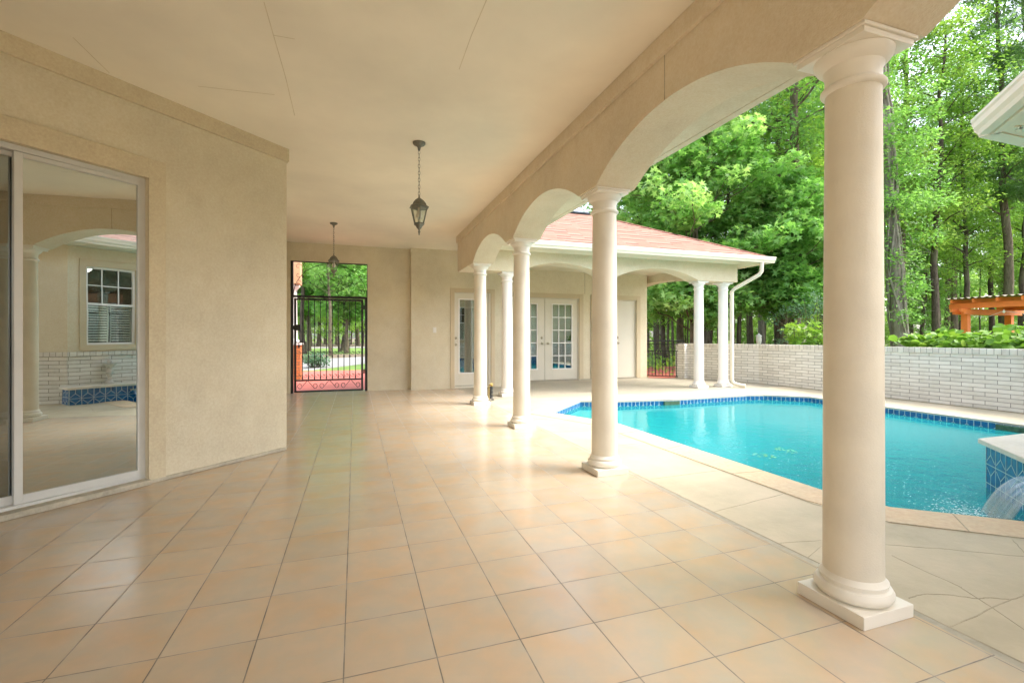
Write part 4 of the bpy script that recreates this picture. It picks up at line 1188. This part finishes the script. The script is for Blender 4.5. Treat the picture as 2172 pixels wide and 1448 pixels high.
for k in range(9):
    y = 9.62 - k * .56; m = MB(); m.quad((18.15, y - .025, 2.185), (21.4, y - .025, 2.185 ), (21.4, y - .025, 2.42), (18.15, y - .025, 2.30)); m.quad((18.15, y + .025, 2.185), (18.15, y + .025, 2.30), (21.4, y + .025, 2.42), (21.4, y + .025, 2.185)); m.quad((18.15, y - .025, 2.185), (18.15, y - .025, 2.30), (18.15, y + .025, 2.30), (18.15, y + .025, 2.185)); m.quad((18.15, y - .025, 2.185), (18.15, y + .025, 2.185), (21.4, y + .025, 2.185), (21.4, y - .025, 2.185))
    upg(m.build('rafter', 'orange'))
mb = MB()
ys = [5.0 + 4.72 * k / 150 for k in range(151)]
for a, b in zip(ys, ys[1:]):
    za = .022 * math.sin(a * 2 * pi / .17); zb_ = .022 * math.sin(b * 2 * pi / .17)
    mb.quad((18.1, a, 2.335 + za), (21.5, a, 2.45 + za), (21.5, b, 2.45 + zb_), (18.1, b, 2.335 + zb_), sm=True)
    mb.quad((18.1, a, 2.328 + za), (18.1, b, 2.328 + zb_), (21.5, b, 2.443 + zb_), (21.5, a, 2.443 + za), sm=True)
upg(mb.build('corrugated_roof', mottled('weathered_sheet', (.20, .17, .12), .25, 2, .7)))
mb = MB()
for k, (x, y, z) in enumerate(((18.5, 8.5, 1.86), (18.5, 7.6, 1.93), (18.5, 7.1, 1.9), (18.6, 8.0, 1.7))): mb.lathe([(.012, z + .08), (.015, z + .05), (.035, z + .02), (.035, z), (.012, z - .03)], 10, (x, y))
mb.tube([(18.5, 9.3, 1.8), (18.5, 8.9, 1.72), (18.5, 8.5, 1.9), (18.5, 8.0, 1.78), (18.5, 7.6, 1.97)], .006, 5)
upg(mb.build('string_lights', 'plastic_white'))

# things beyond the wall
o = MB(); o.box(-.07, -.07, -.07, .07, .07, 1.42); o = o.build('fence_post', 'post_wood', loc=(11.6, 9.49, 0), bevel=.01); tag(o, 'weathered grey timber post standing just behind the brick wall', 'post')
o = MB(); o.tube([(0, 0, -.07), (.02, 0, 1.0), (.03, .0, 1.08)], .03, 8); o.tube([(.03, 0, 1.02), (.16, .02, .93)], .02, 8); o = o.build('plant_stake', 'green_plastic', loc=(11.25, 9.47, 0)); tag(o, 'green plastic stake poking above the wall beside the grey post', 'stake')
t = thing('bird_feeder', 'small pale bird feeder on a pole behind the brick wall', 'bird feeder', (12.4, 11.7, -.07))
mb = MB(); mb.tube([(0, 0, 0), (0, 0, .95)], .012, 8); mb.build('pole', 'iron', t)
mb = MB(); mb.lathe([(.03, .93), (.07, .97), (.085, 1.10), (.08, 1.18), (.05, 1.21)], 14); mb.build('feeder_body', 'plastic_white', t)
mb = MB(); mb.lathe([(.10, 1.20), (.085, 1.23), (.03, 1.27), (.01, 1.31)], 14); mb.build('feeder_roof', 'column_white', t)

# ------------------------------------------------------------------ vegetation
rng = np.random.default_rng(11)
STAR = []
for k in range(5):
    a = math.radians(90 + (k - 2) * 62); STAR.append((math.cos(a), math.sin(a), -.10 * abs(k - 2) * .6))
    if k < 4:
        b = math.radians(90 + (k - 1.5) * 62); STAR.append((.40 * math.cos(b), .40 * math.sin(b), .03))
STAR = [(0, -.28, 0)] + STAR[::1]
STAR = np.array(STAR)
OVAL = np.array([(0, -1, 0), (.42, -.1, .10), (0, 1, -.05), (-.42, -.1, .10)])
ROUND = np.array([(0, -.8, 0), (.7, -.55, .02), (1, .2, -.12), (.45, .75, 0), (0, 1, -.12), (-.45, .75, 0), (-1, .2, -.12), (-.7, -.55, .02)])
NEEDLE = np.array([(-.035, 0, 0), (.035, 0, 0), (0, 1, 0)])
def leaves(name, tmpl, pos, size, mat, parent=None, droop=.5, out=None, rnd=None, flat=.55):
    n_ = len(pos); k_ = len(tmpl)
    size = np.broadcast_to(size, (n_,)) * rng.uniform(.65, 1.3, n_)
    nrm = rng.normal(0, 1, (n_, 3)) * flat; nrm[:, 2] += 1
    nrm /= np.linalg.norm(nrm, axis=1)[:, None]
    fw = rng.normal(0, 1, (n_, 3)); 
    if out is not None: fw = out + fw * .6; fw[:, 2] -= droop
    fw -= nrm * np.sum(fw * nrm, 1)[:, None]; fw /= np.linalg.norm(fw, axis=1)[:, None] + 1e-9
    sd_ = np.cross(fw, nrm)
    V = pos[:, None, :] + size[:, None, None] * (tmpl[None, :, 0, None] * sd_[:, None, :] + tmpl[None, :, 1, None] * fw[:, None, :] + tmpl[None, :, 2, None] * nrm[:, None, :])
    me = bpy.data.meshes.new(name); me.vertices.add(n_ * k_); me.vertices.foreach_set('co', V.reshape(-1).astype(np.float32))
    me.loops.add(n_ * k_); me.loops.foreach_set('vertex_index', np.arange(n_ * k_, dtype=np.int32))
    me.polygons.add(n_); me.polygons.foreach_set('loop_start', np.arange(0, n_ * k_, k_, dtype=np.int32)); me.polygons.foreach_set('loop_total', np.full(n_, k_, dtype=np.int32))
    at = me.attributes.new('rnd', 'FLOAT', 'FACE'); rv = rng.uniform(0, 1, n_) if rnd is None else np.clip(rnd + rng.normal(0, .16, n_), 0, 1); at.data.foreach_set('value', rv.astype(np.float32))
    me.update(calc_edges=True); me.validate()
    me.materials.append(M[mat]); o = bpy.data.objects.new(name, me); COL.objects.link(o)
    if parent: o.parent = parent
    return o
def blobs(cent, rad, per, flatz=.6):
    """leaf points on and in clumps; returns positions, outward vectors, per-leaf tone"""
    P, O, Tn = [], [], []
    for c, r in zip(cent, rad):
        d_ = rng.normal(0, 1, (per, 3)); d_ /= np.linalg.norm(d_, axis=1)[:, None]
        rr = r * rng.uniform(.35, 1.08, per) ** .6
        p = d_ * rr[:, None]; p[:, 2] *= flatz
        P.append(p + c); O.append(d_); Tn.append(np.full(per, rng.uniform(.2, .8)))
    return np.concatenate(P), np.concatenate(O), np.concatenate(Tn)
def limb(mb, a, b, r0, r1, sag=.0, n_=6, wig=.04):
    a, b = Vector(a), Vector(b); L_ = (b - a).length; pts = []
    for k in range(n_ + 1):
        t_ = k / n_; p = a.lerp(b, t_); p.z += sag * math.sin(pi * t_) * L_
        if 0 < k < n_: p += Vector((random.gauss(0, wig), random.gauss(0, wig), random.gauss(0, wig))) * L_ * .5
        pts.append(p)
    mb.tube(pts, [r0 + (r1 - r0) * (k / n_) ** .8 for k in range(n_ + 1)], 7); return pts
def trunk_pts(h_, lean=(0, 0), wig=.1, n_=10):
    return [Vector((lean[0] * (k / n_) + random.gauss(0, wig) * (k > 0) * .5, lean[1] * (k / n_) + random.gauss(0, wig) * (k > 0) * .5, h_ * k / n_)) for k in range(n_ + 1)]
def make_tree(name, h_, r_, z0, crad, nb_, per, tmpl, size, leafmat, barkmat, lean=(0, 0), flatz=.6, clump=.8, shape='oval', droop=.4, flat=.55, sprig=True):
    """builds under an Empty at the origin: trunk (with limbs) and crown"""
    t_ = thing(name, None, None)
    mb = MB(); tp = trunk_pts(h_ * .96, lean, r_ * .6)
    rr = [r_ * (1.25 if k == 0 else 1) * (1 - .82 * (k / 10)) + .008 for k in range(11)]
    mb.tube(tp, rr, 12)
    cents, rads = [], []
    for k in range(nb_):
        f_ = (k + .5) / nb_; z = z0 + (h_ - z0) * f_ ** .9
        if shape == 'oval': R2 = crad * (math.sin(pi * min(.97, max(.10, .12 + f_ * .82))) ** .7)
        elif shape == 'cone': R2 = crad * (1.05 - f_) ** .8
        else: R2 = crad * (.55 + .45 * math.sin(pi * f_))
        a = k * 2.399 + random.uniform(-.5, .5); q = R2 * random.uniform(.35, 1.0)
        i_ = min(10, max(0, z / (h_ * .96) * 10)); base = tp[int(i_)]
        c = Vector((base.x + q * math.cos(a), base.y + q * math.sin(a), z + random.uniform(-.3, .3)))
        zs = max(z0 * .6, z - q * random.uniform(.3, .8)); i2 = min(9.99, zs / (h_ * .96) * 10); b_ = tp[int(i2)].lerp(tp[int(i2) + 1], i2 % 1)
        pts = limb(mb, b_, c, max(.012, r_ * .28 * (1 - f_ * .6)), .008, .06)
        cents.append(np.array(c)); rads.append(clump * random.uniform(.7, 1.3))
        if sprig:
            for _ in range(2):
                p = pts[random.choice((3, 4))]; c2 = p + Vector((random.uniform(-1, 1), random.uniform(-1, 1), random.uniform(-.3, .6))) * clump * .9
                limb(mb, p, c2, .012, .005, 0, 3); cents.append(np.array(c2)); rads.append(clump * random.uniform(.5, .9))
    mb.build('trunk', barkmat, t_)
    P, O, Tn = blobs(cents, rads, per, flatz)
    leaves('crown', tmpl, P, size, leafmat, t_, droop, O, Tn, flat)
    return t_
def place(o, x, y, rz=0, sc=1, z=-.07, label=None, cat='tree', group=None):
    o.location = (x, y, z); o.rotation_euler = (0, 0, rz); o.scale = (sc, sc, sc); tag(o, label, cat, group); return o
def polar(px, d):
    l_ = (px - 1086) / 985 * d; return (d * math.sin(TH) + l_ * math.cos(TH), d * math.cos(TH) - l_ * math.sin(TH))

# two sweetgums nearest the wall
g1 = make_tree('sweetgum_tree', 9.4, .15, 1.9, 3.3, 95, 100, STAR, .12, 'leaf_gum', 'bark', (0, 0), .62, .62, 'oval', .5, .6)
place(g1, *polar(1475, 16.0), .3, 1, label='large sweetgum with star shaped leaves rising behind the pavilion roof')
g2 = make_tree('sweetgum_tree', 6.2, .11, 2.0, 2.5, 60, 100, STAR, .12, 'leaf_gum', 'bark', (0, 0), .62, .55, 'oval', .5, .6)
place(g2, *polar(1665, 15.5), 1.3, 1, label='smaller sweetgum spreading right of the downspout above the brick wall')

# shrubs and vines along the wall
def shrub(name, x, y, w_, hgt, n_, tmpl, size, mat, label, cat='shrub', group=None, z=-.07, depth=None, z0=.4):
    t_ = thing(name, label, cat, (x, y, z), group); mb = MB(); cents = []; rads = []
    for k in range(n_):
        c = Vector((random.uniform(-1, 1) * w_, random.uniform(-1, 1) * (depth or w_), z0 + (hgt - z0) * random.uniform(.0, 1) ** .7)); limb(mb, (c.x * .35, c.y * .35, 0), c, .016, .005, .03, 4); cents.append(np.array(c)); rads.append(random.uniform(.22, .42))
    mb.build('stem', 'bark', t_); P, O, Tn = blobs(cents, rads, 60, .6); leaves('foliage', tmpl, P, size, mat, t_, .3, O, Tn, .5); return t_
VG = 'leafy vines growing along the back of the brick wall'
for k, y in enumerate((5.3, 4.3, 3.3, 2.3)):
    shrub('grape_vine', 10.15 + .25 * (k % 2), y - .3, .55, 1.18 + .1 * (k % 2), 22, ROUND, .068, 'leaf_vine', 'bushy vine with broad yellow-green leaves spilling over behind the brick wall', 'vine', VG, depth=.8, z0=.75)
shrub('blue_green_shrub', *polar(1735, 13.5), 1.0, 2.3, 46, OVAL, .045, 'leaf_blue', 'fine leaved blue-green shrub between the sweetgum and the big column')
shrub('low_shrub', *polar(1730, 11.8), .45, 1.45, 16, STAR, .08, 'leaf_vine', 'young yellow-green bush right of the grey post', z0=.6)

# prototypes for the woods
U = [make_tree('understory_tree', 8.0, .075, 1.6, 2.2, 22, 150, OVAL, .085, 'leaf_wood', 'bark_dark', (.5, .2), .6, .8, 'col'),
     make_tree('understory_tree', 10.5, .10, 2.2, 2.5, 26, 150, OVAL, .085, 'leaf_deep', 'bark', (-.5, .4), .6, .85, 'col')]
TT = [make_tree('tall_tree', 19, .19, 6.5, 3.4, 34, 120, OVAL, .10, 'leaf_wood', 'bark_dark', (.6, .3), .6, 1.0, 'col'),
      make_tree('tall_tree', 22, .22, 8.0, 3.6, 34, 120, OVAL, .10, 'leaf_deep', 'bark', (-.5, .5), .6, 1.05, 'col')]
SL = [make_tree('slender_tree', 15, .075, 4.0, 1.7, 18, 90, OVAL, .085, 'leaf_wood', 'bark', (.4, .2), .6, .7, 'col'),
      make_tree('slender_tree', 17, .06, 6.0, 1.5, 16, 90, OVAL, .085, 'leaf_deep', 'bark_dark', (-.6, .3), .6, .7, 'col')]
PN = make_tree('pine_tree', 21, .20, 7.5, 2.6, 34, 420, NEEDLE, .30, 'needle', 'bark_grey', (.7, -.3), .7, .62, 'col', .1, .9)
used = set()
def put(proto, x, y, rz, sc, label, group, cat='tree'):
    o = proto if id(proto) not in used else dup(proto)
    used.add(id(proto)); return place(o, x, y, rz, sc, label=label, cat=cat, group=group)
LU = ('slim leafy understory tree, one of many alike in the woods', 'understory trees in the woods')
LT = ('tall straight leafy tree, one of many alike in the woods', 'tall trees in the woods')
# named nearer trunks
for px, d, k, s_, rz in ((1655, 18.5, 0, .9, .3), (1682, 17.5, 1, .95, 1.9), (1560, 21, 0, .62, 2.2), (1446, 20, 1, .7, .8), (1395, 24, 0, .7, 1), (1592, 25, 0, .6, 3.3), (1975, 22, 0, .85, 4.1), (2053, 23, 0, .7, 2.6), (2142, 22, 1, .9, .4),
                         (2163, 24, 0, .75, 5.1), (2010, 30, 1, .8, .9), (1905, 26, 1, 1, 2), (1800, 24, 0, 1, 5), (1720, 29, 1, .9, 4)):
    x, y = polar(px, d); put(TT[k], x, y, rz, s_, *LT)
for px, d, s_, rz, lb in ((1680, 27, 1.0, .2, 'grey trunked pine with needle tufts seen through the big arch left of the first column'), (1616, 30, .95, 2, 'pine with bare grey trunk farther back between arch and sweetgum'),
                      (2190, 21, 1.0, 1.2, 'pine with long needle tufts above the right hand eave')):
    x, y = polar(px, d); put(PN, x, y, rz, s_, lb, 'pines beyond the wall')
# vine wrapped trunk behind the first column
t_ = thing('vine_wrapped_tree', 'leaning grey trunk wrapped in twisted vines just right of the first column', 'tree', (*polar(1912, 14.5), -.07))
mb = MB(); tp = [Vector((-.0 - .05 * k, .03 * k, 1.1 * k)) for k in range(12)]; mb.tube(tp, [.18 * (1 - .055 * k) for k in range(12)], 12); mb.build('trunk', 'bark_grey', t_)
mb = MB()
for v in range(9):
    ph_ = random.uniform(0, 6.28); tw = random.uniform(-.25, .25); pts = []
    for k in range(34):
        z = k * .30; c = tp[min(11, int(z / 1.1))].lerp(tp[min(11, int(z / 1.1) + 1)], (z / 1.1) % 1); r = .18 * (1 - .05 * z / 1.1) + .03 + .05 * random.random(); a = ph_ + tw * k
        pts.append((c.x + r * math.cos(a), c.y + r * math.sin(a), z))
    mb.tube(pts, random.uniform(.014, .035), 6)
for v in range(50):
    z = random.uniform(2.5, 7); a = random.uniform(0, 6.28); c = tp[int(z / 1.1)]; q = random.uniform(.4, 1.1); limb(mb, (c.x, c.y, z), (c.x + q * math.cos(a), c.y + q * math.sin(a), z - random.uniform(-.3, 1.0)), .010, .004, 0, 5, .12)
mb.build('vine_stems', 'bark_grey', t_)
cc = [np.array(((c_.x if (c_ := tp[min(11, int(z / 1.1))]) is not None else 0) + random.uniform(-.9, .9), tp[min(11, int(z / 1.1))].y + random.uniform(-.9, .9), z)) for z in [random.uniform(1.6, 5.5) if _ % 3 == 0 else random.uniform(5.2, 12) for _ in range(130)]]
P, O, Tn = blobs(cc, [random.uniform(.3, .6) for _ in cc], 110, .6); leaves('foliage', OVAL, P, .06, 'leaf_deep', t_, .3, O, Tn, .6)
# fill of the woods
pts_ = []
def far_enough(x, y, m): return all((x - a) ** 2 + (y - b) ** 2 > m * m for a, b in pts_)
cnt = 0; tries = 0
while cnt < 20 and tries < 3000:
    tries += 1
    px = random.uniform(1180, 2330); d = random.uniform(18, 46); x, y = polar(px, d)
    if 16.5 < x < 22.5 and y < 11.5: continue
    if x < 11 or not far_enough(x, y, 1.7) or (px > 1930 and d < 24): continue
    pts_.append((x, y)); put(U[cnt % 2], x, y, random.uniform(0, 6.28), random.uniform(.65, 1.15), *LU); cnt += 1
cnt = 0
while cnt < 12:
    px = random.uniform(1180, 2330); d = random.uniform(24, 50); x, y = polar(px, d)
    if 16.5 < x < 22.5 and y < 11.5: continue
    if not far_enough(x, y, 1.5): continue
    if 1880 < px < 2010 and d < 40: continue
    pts_.append((x, y)); put(TT[cnt % 2], x, y, random.uniform(0, 6.28), random.uniform(.7, 1.05), *LT); cnt += 1
cnt = 0
while cnt < 56:
    px = random.uniform(1230, 2250); d = random.uniform(17.5, 42); x, y = polar(px, d)
    if 16.5 < x < 22.5 and y < 11.5: continue
    if x < 11.5 or not far_enough(x, y, .8) or (px > 1930 and d < 23): continue
    pts_.append((x, y)); put(SL[cnt % 2], x, y, random.uniform(0, 6.28), random.uniform(.7, 1.15), 'thin bare stemmed young tree, one of many alike in the woods', 'slender young trees in the woods'); cnt += 1
# woods seen through the gate
for k, (px, d, p_, s_) in enumerate(((727, 38, 'T0', .9), (702, 29, 'T1', .5), (646, 32, 'T0', .8), (675, 60, 'T1', .9), (778, 52, 'T0', .8), (760, 62, 'T1', 1), (715, 66, 'T0', 1), (640, 64, 'T0', 1), (600, 58, 'T1', 1), (690, 72, 'T1', 1),
                                     (625, 57, 'U0', 1.1), (660, 59, 'U1', 1.1), (700, 58, 'U0', 1.2), (735, 60, 'U1', 1.2), (770, 58, 'U0', 1.1), (800, 60, 'U1', 1), (720, 36, 'U0', .8), (590, 60, 'U0', 1), (745, 70, 'U0', 1.4), (680, 68, 'U1', 1.4), (645, 72, 'U0', 1.4), (780, 74, 'U1', 1.3))):
    x, y = polar(px, d); pr = (TT if p_[0] == 'T' else U)[int(p_[1])]
    put(pr, x, y, k * 1.3, s_, *(LT if p_[0] == 'T' else LU))
shrub('entry_shrub', *polar(668, 17.6), .35, .42, 12, OVAL, .07, 'leaf_blue', 'low green shrub at the driveway edge seen through the gate', z0=.15)
# distant wood as one mass
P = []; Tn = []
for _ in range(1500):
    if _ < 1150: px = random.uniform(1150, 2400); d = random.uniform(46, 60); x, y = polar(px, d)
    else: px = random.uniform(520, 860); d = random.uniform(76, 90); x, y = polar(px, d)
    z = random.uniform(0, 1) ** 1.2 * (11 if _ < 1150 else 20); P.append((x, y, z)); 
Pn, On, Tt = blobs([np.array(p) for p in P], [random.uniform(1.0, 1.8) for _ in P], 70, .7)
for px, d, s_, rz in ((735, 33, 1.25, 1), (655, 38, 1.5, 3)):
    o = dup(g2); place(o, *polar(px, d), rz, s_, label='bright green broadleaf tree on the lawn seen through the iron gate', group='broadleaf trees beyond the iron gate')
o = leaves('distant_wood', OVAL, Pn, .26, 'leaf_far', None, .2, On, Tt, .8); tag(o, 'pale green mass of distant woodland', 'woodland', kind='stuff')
# ground cover of the wood
Pg = np.stack([*np.array([polar(random.uniform(1150, 2350), random.uniform(13, 45)) for _ in range(9000)]).T, rng.uniform(-.05, .45, 9000)], 1)
o = leaves('ground_cover', OVAL, Pg, .09, 'leaf_wood', None, .2, None, None, .8); tag(o, 'loose green undergrowth on the woodland floor', 'undergrowth', kind='stuff')
